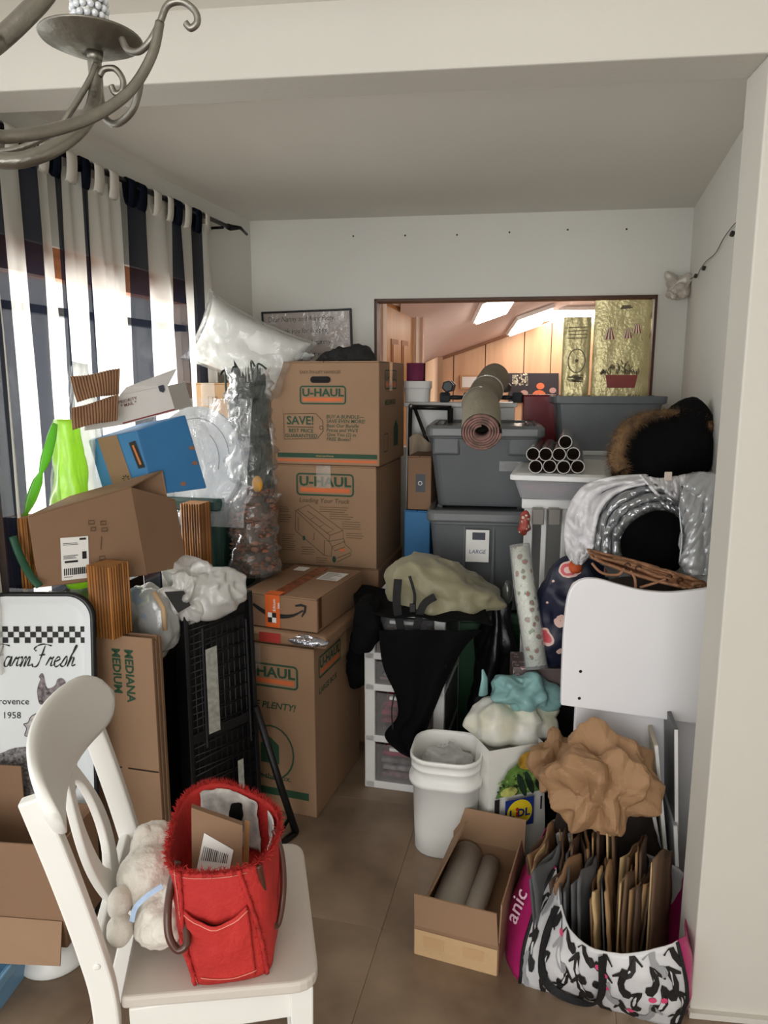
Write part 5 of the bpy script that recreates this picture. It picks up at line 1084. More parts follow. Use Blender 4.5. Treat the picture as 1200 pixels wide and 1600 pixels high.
# paper carrier with vegetables and the round yellow logo
pbm = M('white_carrier_paper', (222, 220, 214), .6, var=.05, bump=.15, bscale=10)
cb_ = thing('paper_carrier', 'white supermarket carrier printed with vegetables and a round yellow logo', 'bag', (.405, 2.17, FZ), 18)
w_, d, h = .20, .11, .37
q = MB(); q.loft([[V((x * k, y * k2, z)) + V((.0, .012 * sin(5 * z), 0)) for x, y in ((-w_ / 2, -d / 2), (w_ / 2, -d / 2), (w_ / 2, 0), (w_ / 2, d / 2), (-w_ / 2, d / 2), (-w_ / 2, 0))] for z, k, k2 in ((0, 1, 1), (.1, 1.0, 1.05), (.2, .98, .98), (h, .94, .8))], True, False, smooth=False); q.build('paper', pbm, cb_, solid=.0015)
F = frame((.004, -d / 2 - .010, .062), (1, 0, 0), (0, 0, 1)); veg = [M('veg_' + n, c, .5, var=.35, scale=40) for n, c in (('green', (112, 150, 70)), ('dark', (38, 58, 42)), ('yellow', (226, 178, 70)), ('pale', (210, 214, 120)))]
q = MB(); q.flat([(-.09, .165), (.093, .165), (.08, .245), (.02, .29), (-.05, .25)], F, .001); q.build('leafy_print', veg[0], cb_)
for cx, cy, rx, ry, m_, nm in ((.02, .275, .038, .03, 2, 'pepper_print'), (.05, .245, .025, .02, 2, 'pepper_print'), (-.045, .18, .03, .016, 3, 'lettuce_print'), (.0, .195, .012, .04, 1, 'cucumber_print'), (.026, .20, .012, .04, 1, 'cucumber_print'), (.066, .20, .02, .03, 1, 'broccoli_print')):
    q = MB(); q.flat([(cx + rx * cos(a * pi / 8) + (cy - .2) * .0 + (.35 * ry * sin(a * pi / 8) * -1 if nm[0] == 'c' else 0), cy + ry * sin(a * pi / 8)) for a in range(16)], F, .002 + .0004 * m_); q.build(nm, veg[m_], cb_)
q = MB(); random.seed(8)
for k in range(110):
    x = random.uniform(-.085, .085); y = random.uniform(.168, .24 - abs(x) * .3); a = random.uniform(0, 3); q.flat([(x + .007 * cos(a + t_) * (1 if i % 2 else .4), y + .007 * sin(a + t_) * (1 if i % 2 else .4)) for i, t_ in enumerate((0, 1.2, 2.1, 3.3, 4.2, 5.3))], F, .0016, mi=k % 3)
tag(q.build('leaf_print', [veg[0], M('veg_light', (150, 180, 96), .5), veg[1]], cb_), None, None, kind='stuff')
lbm = M('logo_blue', (30, 52, 128), .5); lym = M('logo_yellow', (246, 214, 40), .5); lrm = M('logo_red', (206, 40, 44), .5)
q = MB(); q.rect(F, -.055, .055, .045, .15, .0015); lg_ = q.build('logo_field', lbm, cb_); q = MB(); q.flat([(-.005 + .044 * cos(a * pi / 16), .103 + .044 * sin(a * pi / 16)) for a in range(32)], F, .0025); q.build('logo_disc', lym, lg_)
text('L DL', .036, F @ Matrix.Translation((-.005, .09, .002)), lbm, lg_, 'logo_lettering', .04); q = MB(); q.rect(F, -.018, .09, -.010, .108, .0032); q.flat([(-.014 + .006 * cos(a * pi / 4), .116 + .006 * sin(a * pi / 4)) for a in range(8)], F, .0032); tag(q.build('logo_letter', lrm, lg_), None, None, kind='stuff')
q = MB(); q.rect(F, .068, .10, .074, .145, .0015); q.rect(F, -.092, .06, -.075, .16, .0015); tag(q.build('side_print', ink_k, cb_), None, None, kind='stuff')
# crumpled brown paper
bpap = M('brown_paper', (158, 122, 88), .7, var=.05, scale=4, bump=.3, bscale=9)
for lab, c, r, sd, cs in (('large crumpled brown paper bag on the dark rucksack', at(940, 1222, 1.86), (.135, .09, .115), 3, 7), ('smaller crumpled brown paper beside the supermarket carrier', at(868, 1188, 2.06), (.065, .06, .075), 8, 11)):
    t = thing('crumpled_paper', lab, 'paper', c - V((0, 0, r[2] * .8)), group='crumpled brown paper'); lump('paper', bpap, (0, 0, r[2] * .8), r, t, sd, .012, 9, 0, cs, 130, e=.85, fo=1.5, fn_=9, rd=.003, rs=10, smooth=False, fs=.065)
db = thing('dark_backpack', 'dark backpack under the crumpled brown paper', 'bag', (.66, 1.945, FZ)); fuse('body', [((-.02, 0, .17), (.15, .055, .17), None, .7), ((.06, -.03, .12), (.09, .045, .11), None, .8), ((.0, .01, .33), (.13, .05, .09))], M('dark_brown_cloth', (46, 36, 30), .85, var=.2, bump=.3), db, .015, 6, ((.02, .06),))
q = MB(); q.tube(spline([V((-.10, -.03, .34)), V((-.08, -.04, .45)), V((-.02, -.03, .47)), V((.04, -.02, .40))], 6), .012, 8, flat=.4); q.build('grab_strap', strap, db)
# white bed end with curved top
be = thing('white_bed_end', 'white bed-end panel with a curved top edge at the right', 'furniture panel', (.72, 2.03, FZ), 0)
L = -be.location; BYf = 1.97; n0 = [at(*p, BYf) + L for p in ((877, 1102), (884, 960))]
cur = [(877, 1102), (880, 1010), (885, 950), (893, 920), (910, 906), (935, 905), (965, 913), (1000, 922), (1040, 926), (1075, 924), (1112, 919), (1150, 915), (1150, 1140)]
poly = spline([V((*p, 0)) for p in cur[:-2]], 4) + [V((*p, 0)) for p in cur[-2:]]; pts = [at(p.x, p.y, BYf + .04 * (p.x - 877) / 230 * 0) + L for p in poly]
Fb = frame((0, BYf - 2.03, 0), (1, 0, 0), (0, 0, 1)); q = MB(); q.prism([(p.x, p.z) for p in pts], Fb, -.018, 0); q.build('curved_panel', M('white_lacquer', (232, 230, 232), .3, var=.015), be, bevel=.003)
for px, py in ((907, 1049), (905, 1091)): p = at(px, py, BYf) + L; q = MB(); q.tube([p + V((0, -.0012, 0)), p + V((0, .004, 0))], .0045, 10); q.build('dowel_hole', M('dowel_dark', (18, 18, 18), .8), be)
q = MB(); p0 = at(900, 1100, 2.03) + L; q.prism([(p0.x, 0), (p0.x + .42, 0), (p0.x + .42, .60), (p0.x, .62)], frame((0, .0, 0), (1, 0, 0), (0, 0, 1)), -.018, .0); q.build('lower_panel', MATS['white_lacquer'], be, bevel=.003)
# hamper carrying the coats
hm = thing('black_hamper', 'black fabric hamper behind the white bed end', 'hamper', (.845, 2.27, FZ), -14); MB().box((0, 0, .405), (.30, .32, .81), taper=.9).build('body', blackm, hm, bevel=.02); MB().box((0, 0, .815), (.31, .33, .02)).build('rim', blackm, hm, bevel=.006)
# navy floral bag, orange pouch, wrapped roll
def floral(name, ground, c1, c2, scale):
    m = bpy.data.materials.new(name); m.use_nodes = True; nt = m.node_tree; b = nt.nodes['Principled BSDF']; b.inputs['Roughness'].default_value = .45
    tc = nt.nodes.new('ShaderNodeTexCoord'); v = nt.nodes.new('ShaderNodeTexVoronoi'); v.inputs['Scale'].default_value = scale; n = nt.nodes.new('ShaderNodeTexNoise'); n.inputs['Scale'].default_value = scale * 1.3
    mx = nt.nodes.new('ShaderNodeVectorMath'); mx.operation = 'MULTIPLY_ADD'; mx.inputs[1].default_value = (.35 / scale * 1.5,) * 3
    nt.links.new(tc.outputs['Object'], n.inputs[0]); nt.links.new(n.outputs['Color'], mx.inputs[0]); nt.links.new(tc.outputs['Object'], mx.inputs[2]); nt.links.new(mx.outputs[0], v.inputs['Vector'])
    r = nt.nodes.new('ShaderNodeValToRGB'); e = r.color_ramp.elements; r.color_ramp.interpolation = 'CONSTANT'
    e[0].position = 0; e[0].color = (*lin(c2), 1); e[1].position = .14; e[1].color = (*lin(c1), 1)
    for p_, c_ in ((.26, c2), (.34, ground)): k = e.new(p_); k.color = (*lin(c_), 1)
    nt.links.new(v.outputs['Distance'], r.inputs[0]); nt.links.new(r.outputs[0], b.inputs['Base Color']); return m
nb = thing('floral_bag', 'navy bag with a pink floral print beside the white bed end', 'bag', (.58, 2.38, .557)); L = -nb.location
lump('body', floral('navy_floral', (24, 28, 52), (206, 84, 92), (226, 190, 180), 11), at(890, 962, 2.37) + L, (.118, .085, .20), nb, 4, .02, 8, .0, 8, 70, rd=.012, rs=7, zmin=0, rot=Matrix.Rotation(R(8), 3, 'Y'))
hbx = thing('red_gift_box', 'flat red confetti-patterned box under the navy floral bag', 'box', (.56, 2.40, .445), -6); MB().box((0, 0, .055), (.24, .15, .11)).build('body', floral('red_confetti', (96, 82, 80), (150, 36, 52), (196, 190, 188), 40), hbx, bevel=.004)
og = thing('orange_pouch', 'small orange pouch wedged above the navy floral bag', 'pouch', at(898, 885, 2.33) - V((0, 0, .02))); lump('pouch', M('orange_cloth', (206, 88, 40), .6), (0, 0, .02), (.026, .02, .022), og, 2, .006, 20, .01, 20, 24)
fr2 = thing('wrapped_roll', 'floral paper roll in clear wrap standing beside the navy bag', 'paper roll', at(835, 1040, 2.29) * 1.0); L = -fr2.location; a0, a1 = at(838, 1040, 2.29) + L, at(812, 855, 2.42) + L
q = MB(); q.tube([a0, a0.lerp(a1, .5), a1], [.034, .034, .030], 20); q.build('paper', floral('red_green_floral', (206, 208, 196), (160, 34, 56), (96, 128, 70), 34), fr2)
q = MB(); q.tube([a0 - V((0, 0, .01)), a0.lerp(a1, .3), a0.lerp(a1, .7), a1 + V((0, 0, .01))], [.038, .037, .037, .034], 24); q.warp(lambda p: p + V((1, 0, 0)) * .004 * fbm(p, 30)); q.build('clear_wrap', film('roll_film', (240, 242, 242), .84, .05, 1, 50), fr2)
MBx = thing('roll_support', 'dark box on the floor under the confetti-patterned box', 'box', (.56, 2.42, FZ), -6); MB().box((0, 0, .22), (.26, .17, .44)).build('body', blackp, MBx, bevel=.006)
xo = thing('ornament', 'small red and white ornament beside the lower grey tote', 'ornament', at(818, 832, 2.52)); lump('bauble', floral('red_white_foil', (150, 60, 50), (220, 214, 206), (120, 96, 70), 60), (0, 0, .03), (.022, .02, .042), xo, 2, .01, 30, .012, 24, 30)
# coats
slv = M('silver_nylon', (168, 170, 172), .22, .75, var=.15, scale=12, bump=.25, bscale=30); wl = M('white_lining', (214, 212, 214), .55, var=.04, bump=.3, bscale=14)
def band(name, outer, inner, Y0, Y1, mat, parent, bulge, puffs=0, n=50, m_=14, L=V()):
    o_ = spline([V((*p, 0)) for p in outer], 8); i_ = spline([V((*p, 0)) for p in inner], 8)
    pick = lambda s, a: s[min(int(a * (len(s) - 1)), len(s) - 2)].lerp(s[min(int(a * (len(s) - 1)), len(s) - 2) + 1], a * (len(s) - 1) - min(int(a * (len(s) - 1)), len(s) - 2))
    def fn(a, b):
        p = pick(o_, a).lerp(pick(i_, a), b); Y = Y0 + (Y1 - Y0) * b - bulge * sin(pi * b) ** .7
        if puffs: Y -= .022 * abs(sin(puffs * pi * b + .8 * fbm((a * 6, b, 0), 1, 2))) ** .6 + .012 * fbm((a * 9, b * 3, 0), 1.4, 6)
        else: Y -= .022 * (1 - 4 * abs(noise.noise(V((a * 5, b * 2.2, 1)))))+ .008 * (1 - 4 * abs(noise.noise(V((a * 11, b * 6, 4)))))
        return at(p.x, p.y, Y) + L
    mb = MB(); mb.grid(fn, n if puffs else 80, 24 if not puffs else 30); return mb.build(name, mat, parent, solid=.006)
sj = thing('silver_jacket', 'silver quilted jacket with white lining heaped on the hamper', 'jacket', (.76, 2.2, .83)); L = -sj.location
band('white_lining', [(1012, 742), (960, 745), (915, 758), (890, 790), (882, 830), (886, 866), (900, 882)], [(1008, 757), (975, 765), (945, 788), (932, 820), (928, 848), (922, 866), (908, 882)], 2.28, 2.20, wl, sj, .018, L=L)
band('quilted_body', [(924, 872), (930, 830), (945, 795), (975, 766), (1010, 756), (1045, 764), (1078, 795)], [(975, 880), (968, 850), (978, 825), (1000, 806), (1025, 797), (1048, 800), (1068, 812)], 2.21, 2.17, slv, sj, .02, 3, 70, L=L)
lump('black_interior', blackm, at(1015, 850, 2.33) + L, (.125, .07, .115), sj, 2, .01, 10, .01, 8, 40)
band('collar', [(1000, 742), (1030, 748), (1060, 744), (1085, 738)], [(1025, 772), (1045, 788), (1062, 800), (1075, 800)], 2.24, 2.18, wl, sj, .03, L=L)
q = MB(); q.box(at(1044, 744, 2.19) + L, (.022, .006, .026)); q.build('hang_tag', M('peach_tag', (206, 190, 176), .6), sj, bevel=.002)
sj2 = thing('silver_sleeve_coat', 'pale silver coat bunched against the right wall', 'jacket', (.90, 2.14, .83)); L = -sj2.location
band('front', [(1072, 742), (1100, 738), (1126, 748), (1132, 790), (1128, 850), (1118, 900)], [(1062, 790), (1066, 815), (1070, 840), (1066, 860), (1062, 880), (1075, 898)], 2.16, 2.10, M('pale_silver', (190, 192, 194), .28, .45, var=.1, bump=.4, bscale=16), sj2, .05, 2, L=L)
q = MB(); q.tube(spline([at(*p) + L for p in ((1066, 760, 2.12), (1063, 800, 2.09), (1066, 840, 2.08), (1062, 880, 2.08))], 6), .007, 8, flat=.5); q.build('zip_edge', slv, sj2)
lump('back', wl, at(1098, 820, 2.20) + L, (.065, .05, .14), sj2, 5, .02, 10, .03, 9, 36)
pa = thing('parka', 'black parka with a brown fur-trimmed hood on top of the coats', 'coat', (.93, 2.55, 1.16)); L = -pa.location
fuse('body', [(at(1045, 705, 2.55) + L, (.155, .15, .115)), (at(1000, 735, 2.50) + L, (.10, .12, .07)), (at(1075, 665, 2.58) + L, (.085, .10, .10)), (at(1072, 652, 2.62) + L, (.065, .08, .05))], blackm, pa, .016, 6, ((.025, .08),))
fp = spline([at(*p) + L for p in ((972, 735, 2.40), (962, 712, 2.42), (972, 682, 2.44), (990, 660, 2.47), (1018, 648, 2.50), (1050, 644, 2.53), (1085, 650, 2.52), (1112, 668, 2.50))], 10)
fur = M('brown_fur', (128, 98, 66), .9, var=.35, scale=30, col2=(78, 58, 40)); q = MB(); q.tube(fp, [.010 + .016 * sin(pi * min(1, i / 55 + .25)) for i in range(len(fp))], 10); q.build('fur_core', fur, pa)
mb = MB(); random.seed(12)
for k in range(3600):
    i = random.uniform(0, len(fp) - 1.001); j = int(i); p = fp[j].lerp(fp[j + 1], i - j); d = V((random.gauss(0, 1), random.gauss(0, 1), random.gauss(0, 1))).normalized(); r = .010 + .016 * sin(pi * min(1, i / 55 + .25)); a = p + d * r * .9; l = random.uniform(.012, .030); e_ = a + (d + V((-.25, -.2, -.2))).normalized() * l; s_ = d.orthogonal().normalized() * .0009
    mb.add([a - s_, a + s_, e_], [(0, 1, 2)])
tag(mb.build('fur_trim', fur, pa), None, None, kind='stuff')
# brown leather tote edge
lt = thing('leather_tote', 'brown leather tote with eyelets lying on the black hamper', 'bag', (.70, 2.1, .80)); L = -lt.location
tan = M('tan_leather', (156, 112, 82), .6, var=.1, bump=.1); band('rim_band', [(918, 858), (950, 866), (1000, 878), (1050, 893), (1090, 905), (1104, 912)], [(925, 872), (950, 884), (1000, 902), (1050, 915), (1080, 920), (1103, 918)], 2.08, 2.04, tan, lt, .006, L=L)
for px, py in ((980, 881), (997, 885), (1045, 899), (1062, 904)): q = MB(); c = at(px, py + 3, 2.035) + L; q.tube([c + V((.008 * cos(a * pi / 5), -.003, .008 * sin(a * pi / 5))) for a in range(8)], .0022, 6); q.build('eyelet', M('eyelet_bronze', (70, 46, 34), .4, .6), lt)
for pts in (((925, 880, 2.05), (940, 895, 2.03), (965, 898, 2.03), (975, 888, 2.03)), ((985, 892, 2.03), (992, 905, 2.02), (993, 925, 2.02)), ((1000, 918, 2.03), (1020, 912, 2.02), (1040, 905, 2.03))): q = MB(); q.tube(spline([at(*p) + L for p in pts], 6), .004, 8); q.build('cord', tan, lt)
fuse('dark_body', [(at(1000, 930, 2.13) + L, (.16, .05, .06))], M('umber_leather', (40, 28, 22), .6), lt, .012, 3)
# magazines behind the pillar
for i, (px, top, Y, tilt, c, lab) in enumerate(((1078, 1165, 1.90, 8, (200, 190, 168), 'cream folded card standing behind the pillar'), (1092, 1140, 1.86, 4, (80, 82, 84), 'dark magazine standing against the right wall'), (1066, 1260, 1.93, 12, (150, 154, 158), 'grey magazine leaning lowest behind the pillar'), (1085, 1290, 1.84, 6, (168, 170, 176), 'pale magazine standing right behind the pillar edge'))):
    p = at(px, top, Y); t = thing('magazine', lab, 'magazine', (p.x, Y + .1, FZ), group='papers behind the pillar', rot=(0, R(-tilt), R(-12))); h = p.z; MB().box((0, 0, h / 2), (.012, .22, h)).build('cover', M('magazine_%d' % i, c, .4, var=.1), t, bevel=.002); MB().box((0, -.002, h / 2), (.009, .221, h - .004)).build('pages', paper_w, t)
# open carton with paper rolls
oa = R(-20); ox = V((cos(oa), sin(oa), 0)); oy = V((-sin(oa), cos(oa), 0)); o0 = V((.082, 1.721, FZ))
oc = thing('roll_carton', 'open carton on the floor holding paper rolls', 'box', o0 + ox * .11 + oy * .2, -20); w_, d, h = .222, .40, .085
for c, s in (((0, -d / 2, h / 2), (w_, .004, h)), ((0, d / 2, h / 2), (w_, .004, h)), ((-w_ / 2, 0, h / 2), (.004, d, h)), ((w_ / 2, 0, h / 2), (.004, d, h)), ((0, 0, .002), (w_, d, .004))): MB().box(c, s).build('panel', kraft_d, oc)
kin = kraft
def flap(pts): q = MB(); q.add(pts, [(0, 1, 2, 3)]); q.build('flap', kin, oc, solid=.004)
flap([(-w_ / 2, -d / 2, h), (w_ / 2, -d / 2, h), (w_ / 2 - .004, -d / 2 - .012, h + .10), (-w_ / 2 + .002, -d / 2 - .012, h + .10)])
flap([(-w_ / 2, d / 2, h), (w_ / 2, d / 2, h), (w_ / 2, d / 2 + .015, h + .10), (-w_ / 2, d / 2 + .015, h + .10)])
flap([(-w_ / 2, -d / 2 + .01, h), (-w_ / 2, d / 2 - .01, h), (-w_ / 2 + .05, d / 2 - .03, h + .085), (-w_ / 2 + .035, -d / 2 + .03, h + .085)])
flap([(w_ / 2, -d / 2 + .01, h), (w_ / 2, d / 2 - .01, h), (w_ / 2 + .004, d / 2 - .1, h + .11), (w_ / 2 + .004, -d / 2 + .01, h + .11)])
q = MB(); F = frame((0, -d / 2 - .003, 0), (1, 0, 0), (0, 0, 1)); q.rect(F, -.11, .0, .11, .075); q.build('wide_tape', tape_m, oc)
for x0 in (-.085, .02): q = MB(); q.rect(F, x0, .03, x0 + .055, .06, .0014); q.build('tape_patch', kraft_l, oc)
rl_m = M('grey_paper_roll', (186, 178, 168), .6, var=.15, scale=6, bump=.15, bscale=12)
for i, (x, z, r, lab) in enumerate(((-.058, .052, .045, 'thick grey paper roll on the left inside the open carton'), (.012, .036, .030, 'thinner grey paper roll beside the thick one inside the carton'))):
    t = thing('paper_roll', lab, 'paper roll', oc.location + ox * x + oy * (-.18) + V((0, 0, z - r)), -20, 'paper rolls in the open carton'); q = MB(); q.tube([(0, 0, r), (0, .17, r), (0, .36, r)], [r, r * .98, r], 24); q.build('paper', rl_m, t)
    q = MB(); q.tube([(0, .3605, r), (0, .362, r)], [r * .8, r * .8], 20); q.build('roll_end', M('roll_end', (110, 100, 90), .8), t)
# shoe-print tote full of paper bags
stt = thing('shoe_print_tote', 'white tote bag printed with black shoes, magenta sides and black handles', 'bag', (.55, 1.72, FZ)); L = -stt.location
bot = [V(p) for p in ((.345, 1.625, 0), (.44, 1.585, 0), (.57, 1.535, 0), (.695, 1.50, 0), (.715, 1.62, 0), (.74, 1.80, 0), (.60, 1.87, 0), (.45, 1.94, 0), (.395, 1.87, 0), (.325, 1.74, 0))]
top = [at(868, 1356, 1.70), at(890, 1450, 1.56), at(960, 1490, 1.49), at(1058, 1470, 1.49), at(1072, 1440, 1.60), at(1068, 1365, 1.80), at(985, 1325, 1.90), at(880, 1283, 1.97), at(856, 1292, 1.93), at(843, 1335, 1.80)]
bs_ = spline(bot, 8, True); tps = spline(top, 8, True)
def shoe_mat():
    m = M('tote_white', (214, 212, 212), .4, var=.12, scale=9, col2=(176, 176, 178), bump=.2, bscale=12); return m
mag = M('magenta_vinyl', (176, 36, 104), .35, var=.08, bump=.2, bscale=14); inn = M('tote_inside', (198, 198, 200), .5)
mb = MB(); n = len(bs_); NV = 16
def tp_(k, b): 
    p = (bs_[k] + L).lerp(tps[k] + L, b); c_ = V((0, 0, 0)); d_ = (V((p.x, p.y, 0))).normalized(); return p + d_ * (.025 * sin(pi * b) + .006 * fbm((k * .2, b * 3, 0), 1.5, 3))
for j in range(NV):
    for k in range(n):
        seg = k // 8; mi = 1 if seg in (3, 4, 8, 9) else 0
        mb.add([tp_(k, j / NV), tp_((k + 1) % n, j / NV), tp_((k + 1) % n, (j + 1) / NV), tp_(k, (j + 1) / NV)], [(0, 1, 2, 3)], mi, True)
mb.add([tp_(k, 0) for k in range(n)], [tuple(range(n))[::-1]]); mb.build('shell', [shoe_mat(), mag], stt, weld=True, solid=.003)
# shoes printed on the front: pump silhouettes laid on the curved cloth
pump = [(-.52, -.02), (-.46, .12), (-.28, .20), (-.12, .06), (.08, .14), (.30, .42), (.46, .52), (.52, .34), (.50, -.18), (.43, -.18), (.38, .10), (.16, -.12), (-.14, -.22), (-.42, -.20)]
pin = M('heart_pink', (206, 70, 110), .5); gsh = M('shoe_grey', (150, 150, 152), .5); random.seed(21)
def on_front(s, b, off=.0045):   # s runs along the front edge 0..24, b up the cloth
    k = int(s) % n; f_ = s - int(s); p = tp_(k, b).lerp(tp_((k + 1) % n, b), f_); d_ = V((p.x, p.y, 0)).normalized(); return p + d_ * off
for i in range(32):
    s0 = 1.4 + (i % 8) * 3.0 + random.uniform(-.4, .4) + (i // 8 % 2) * .9; b0 = .12 + (i // 8) * .25 + random.uniform(-.03, .03); rot_ = random.uniform(.35, 1.3); sc2 = random.uniform(.85, 1.05); fl_ = random.choice((-1, 1))
    q = MB(); vs = []
    for x, y in pump: u = (x * cos(rot_) - y * sin(rot_)) * fl_ * sc2; v_ = (x * sin(rot_) + y * cos(rot_)) * sc2; vs.append(on_front(min(max(s0 + u * 3.1, .1), 23.8), min(max(b0 + v_ * .36, .01), .985)))
    c_ = sum(vs, V()) / len(vs); q.add(vs, [tuple(range(len(vs)))]); q.build('shoe_print', ink_k if i % 6 else gsh, stt)
for i in range(7):
    s0 = random.uniform(2, 22); b0 = random.uniform(.15, .9); q = MB(); q.add([on_front(s0 + .45 * cos(a * pi / 4), b0 + .035 * sin(a * pi / 4), .005) for a in range(8)], [tuple(range(8))]); q.build('heart_print', pin, stt)
for sa, sb in ((4.5, 10.5),):
    pth = [on_front(sa, .97, .010), on_front(sa - .2, .65, .012), on_front(sa + .8, .3, .014), on_front(sa + 3.5, .12, .016), on_front(sb + 1.5, .16, .016), on_front(sb + 3, .45, .014), on_front(sb + 3.6, .97, .010)]
    ribbon('handle', pth, .020, strap, stt, up=V((.3, -1, .1)))
for s0 in (.2, 23.8): q = MB(); q.tube([on_front(s0, b / 10, .004) for b in range(11)], .0045, 6); q.build('black_piping', strap, stt)
textm = M('pale_pink_print', (226, 190, 206), .5); k8 = 76
Fm = frame(tp_(76, .42) + V((-.006, -.005, 0)), tp_(76, .9) - tp_(76, .2), V((-.5, .85, .0))); text('anic', .06, Fm @ Matrix.Translation((.0, -.012, .004)), textm, stt, 'lettering', .01, align='LEFT', sx=.9)['kind'] = 'stuff'
bags_m = [M('bag_paper_%d' % i, c, .7, var=.1, scale=8) for i, c in enumerate(((126, 94, 66), (78, 58, 44), (160, 126, 88), (84, 84, 86), (100, 76, 56), (190, 160, 116)))]
pos = [(.47, 1.70, 3, -6), (.495, 1.68, 3, -3), (.52, 1.70, 0, -8), (.545, 1.66, 3, 2), (.57, 1.63, 5, 6), (.60, 1.64, 2, 10), (.555, 1.80, 1, -4), (.585, 1.80, 0, 2), (.615, 1.79, 1, 6), (.64, 1.77, 0, 9), (.64, 1.64, 4, 16), (.665, 1.63, 1, 20), (.69, 1.65, 1, 22), (.675, 1.74, 4, 14), (.52, 1.80, 1, -8), (.465, 1.76, 4, -6), (.70, 1.71, 1, 20), (.715, 1.64, 4, 20), (.49, 1.82, 0, -10), (.66, 1.80, 4, 10)]
names_p = ['grey folded bag at the left', 'second grey folded bag', 'brown bag behind the grey ones', 'dark grey bag in the middle', 'pale buff bag in the middle', 'light brown bag right of the buff one', 'dark brown bag at the back left', 'brown bag at the back', 'dark bag at the back right', 'brown bag towards the pillar at the back', 'tan bag leaning right', 'dark brown bag leaning right', 'dark brown bag near the pillar', 'tan bag between the leaning ones', 'dark brown bag at the far left back', 'tan bag at the left end', 'dark bag squeezed towards the pillar', 'tan bag at the right end', 'brown bag at the left back corner', 'tan bag at the right back corner']
for (x, y, c, tl), n_ in zip(pos, names_p):
    t = thing('folded_paper_bag', n_ + ' in the shoe-print tote', 'paper bag', (x - .02, y, .012), group='folded paper bags in the tote', rot=(R(random.uniform(-6, -1)), R(tl * .8), R(random.uniform(45, 80)))); h = random.uniform(.22, .31); wd = random.uniform(.12, .16)
    mb = MB(); mb.grid(lambda a, b: V(((a - .5) * wd, .003 * sin(a * 9 + x * 90) + .005 * fbm((a * 2, b * 2, x * 9), 2), b * (h + .012 * sin(a * 5 + x * 70)))), 8, 10); mb.build('paper', bags_m[c], t, solid=.006)
    mb = MB(); mb.grid(lambda a, b: V(((a - .5) * wd * .97, .012 + .004 * sin(a * 7 + x * 50), b * (h - .012))), 8, 8); mb.build('inner_fold', bags_m[(c + 1) % 6 if c != 3 else 3], t, solid=.004)
cs_ = thing('clear_liner', 'clear plastic liner crumpled at the back of the shoe-print tote', 'plastic wrap', at(895, 1330, 1.86) - V((0, 0, .03))); lump('film', film('liner_film', (200, 202, 204), .5, .15, .8, 24), (0, 0, .03), (.055, .04, .045), cs_, 3, .02, 16, .03, 16, 36)
# ================================================================ chair, plush lamb, red tote
chw = M('chair_white', (232, 230, 224), .38, var=.03, scale=4, bump=.06, bscale=30); seatm = M('seat_paint', (206, 198, 188), .34, var=.05, scale=6)
CO = V((-.33, 1.305, 0)); chr_ = thing('dining_chair', 'white painted wooden chair with a curved crest and oval splat', 'chair', (CO.x, CO.y, FZ), 10.5); ZS_ = .457
def smoothpoly(pts, r, n=4):
    out = []; m = len(pts); P2 = [V(p) for p in pts]
    for i in range(m):
        a, b, c = P2[i - 1], P2[i], P2[(i + 1) % m]; rr = r[i]; u = (a - b).normalized() * rr; v_ = (c - b).normalized() * rr
        for k in range(n + 1): t = k / n; out.append(tuple((b + u).lerp(b, t).lerp(b.lerp(b + v_, t), t)))
    return out
sp_ = smoothpoly([(.182, -.212), (.182, .20), (-.158, .182), (-.158, -.186)], [.05, .05, .01, .01], 6)
q = MB(); q.prism(sp_, frame((0, 0, ZS_ - .024), (1, 0, 0), (0, 1, 0)), 0, .024); q.build('seat', [seatm], chr_, bevel=.006, seg=3)
for c, s in (((.01, -.178, .402), (.31, .02, .065)), ((.01, .168, .402), (.31, .02, .065)), ((.148, -.005, .402), (.02, .34, .065))): MB().box(c, s).build('apron', chw, chr_, bevel=.003)
for y in (-.178, .168):
    q = MB(); q.loft([[V((.15 + x, y + yy, z)) for x, yy in ((-k, -k), (k, -k), (k, k), (-k, k))] for z, k in ((0, .014), (.2, .018), (.435, .021))], smooth=False); q.build('front_leg', chw, chr_, bevel=.003)
prof = spline([V((-.30, 0, 0)), V((-.235, 0, .18)), V((-.187, 0, .36)), V((-.182, 0, .46)), V((-.198, 0, .56)), V((-.230, 0, .70)), V((-.268, 0, .845))], 6)
for y in (-.186, .182):
    q = MB(); rings = []
    for i, p in enumerate(prof):
        t_ = (prof[min(i + 1, len(prof) - 1)] - prof[max(i - 1, 0)]).normalized(); nrm = V((t_.z, 0, -t_.x)); k = .021
        rings.append([p + V((0, y, 0)) + nrm * k * a + V((0, b * .013, 0)) for a, b in ((-1, -1), (1, -1), (1, 1), (-1, 1))])
    q.loft(rings, smooth=False); pst = q.build('back_post', chw, chr_, bevel=.004)
    q = MB(); q.ell((-.188, y + (-.0135 if y < 0 else .0135), .535), (.006, .002, .006), None, 10, 6); q.build('screw_cap', chw, pst)
MB().box((-.195, -.002, .50), (.018, .35, .075), Matrix.Rotation(R(-12), 3, 'Y')).build('lower_rail', chw, chr_, bevel=.004)
q = MB(); rings = []
for i in range(41):
    a = -1 + 2 * i / 40; y = a * .236; x = -.226 - .050 * (1 - a * a); hh = .064 * max(.02, 1 - abs(a) ** 7) ** .5; zc = .835 + .012 * (1 - a * a); ring = []
    for k in range(16):
        th = 2 * pi * k / 16; cx = math.copysign(abs(cos(th)) ** .55, cos(th)) * .0125; cz = math.copysign(abs(sin(th)) ** .7, sin(th)) * hh; ring.append(V((x + cx - .32 * cz, y, zc + cz)))
    rings.append(ring)
q.loft(rings); q.build('crest_rail', chw, chr_)
q = MB()   # vase splat with an oval opening
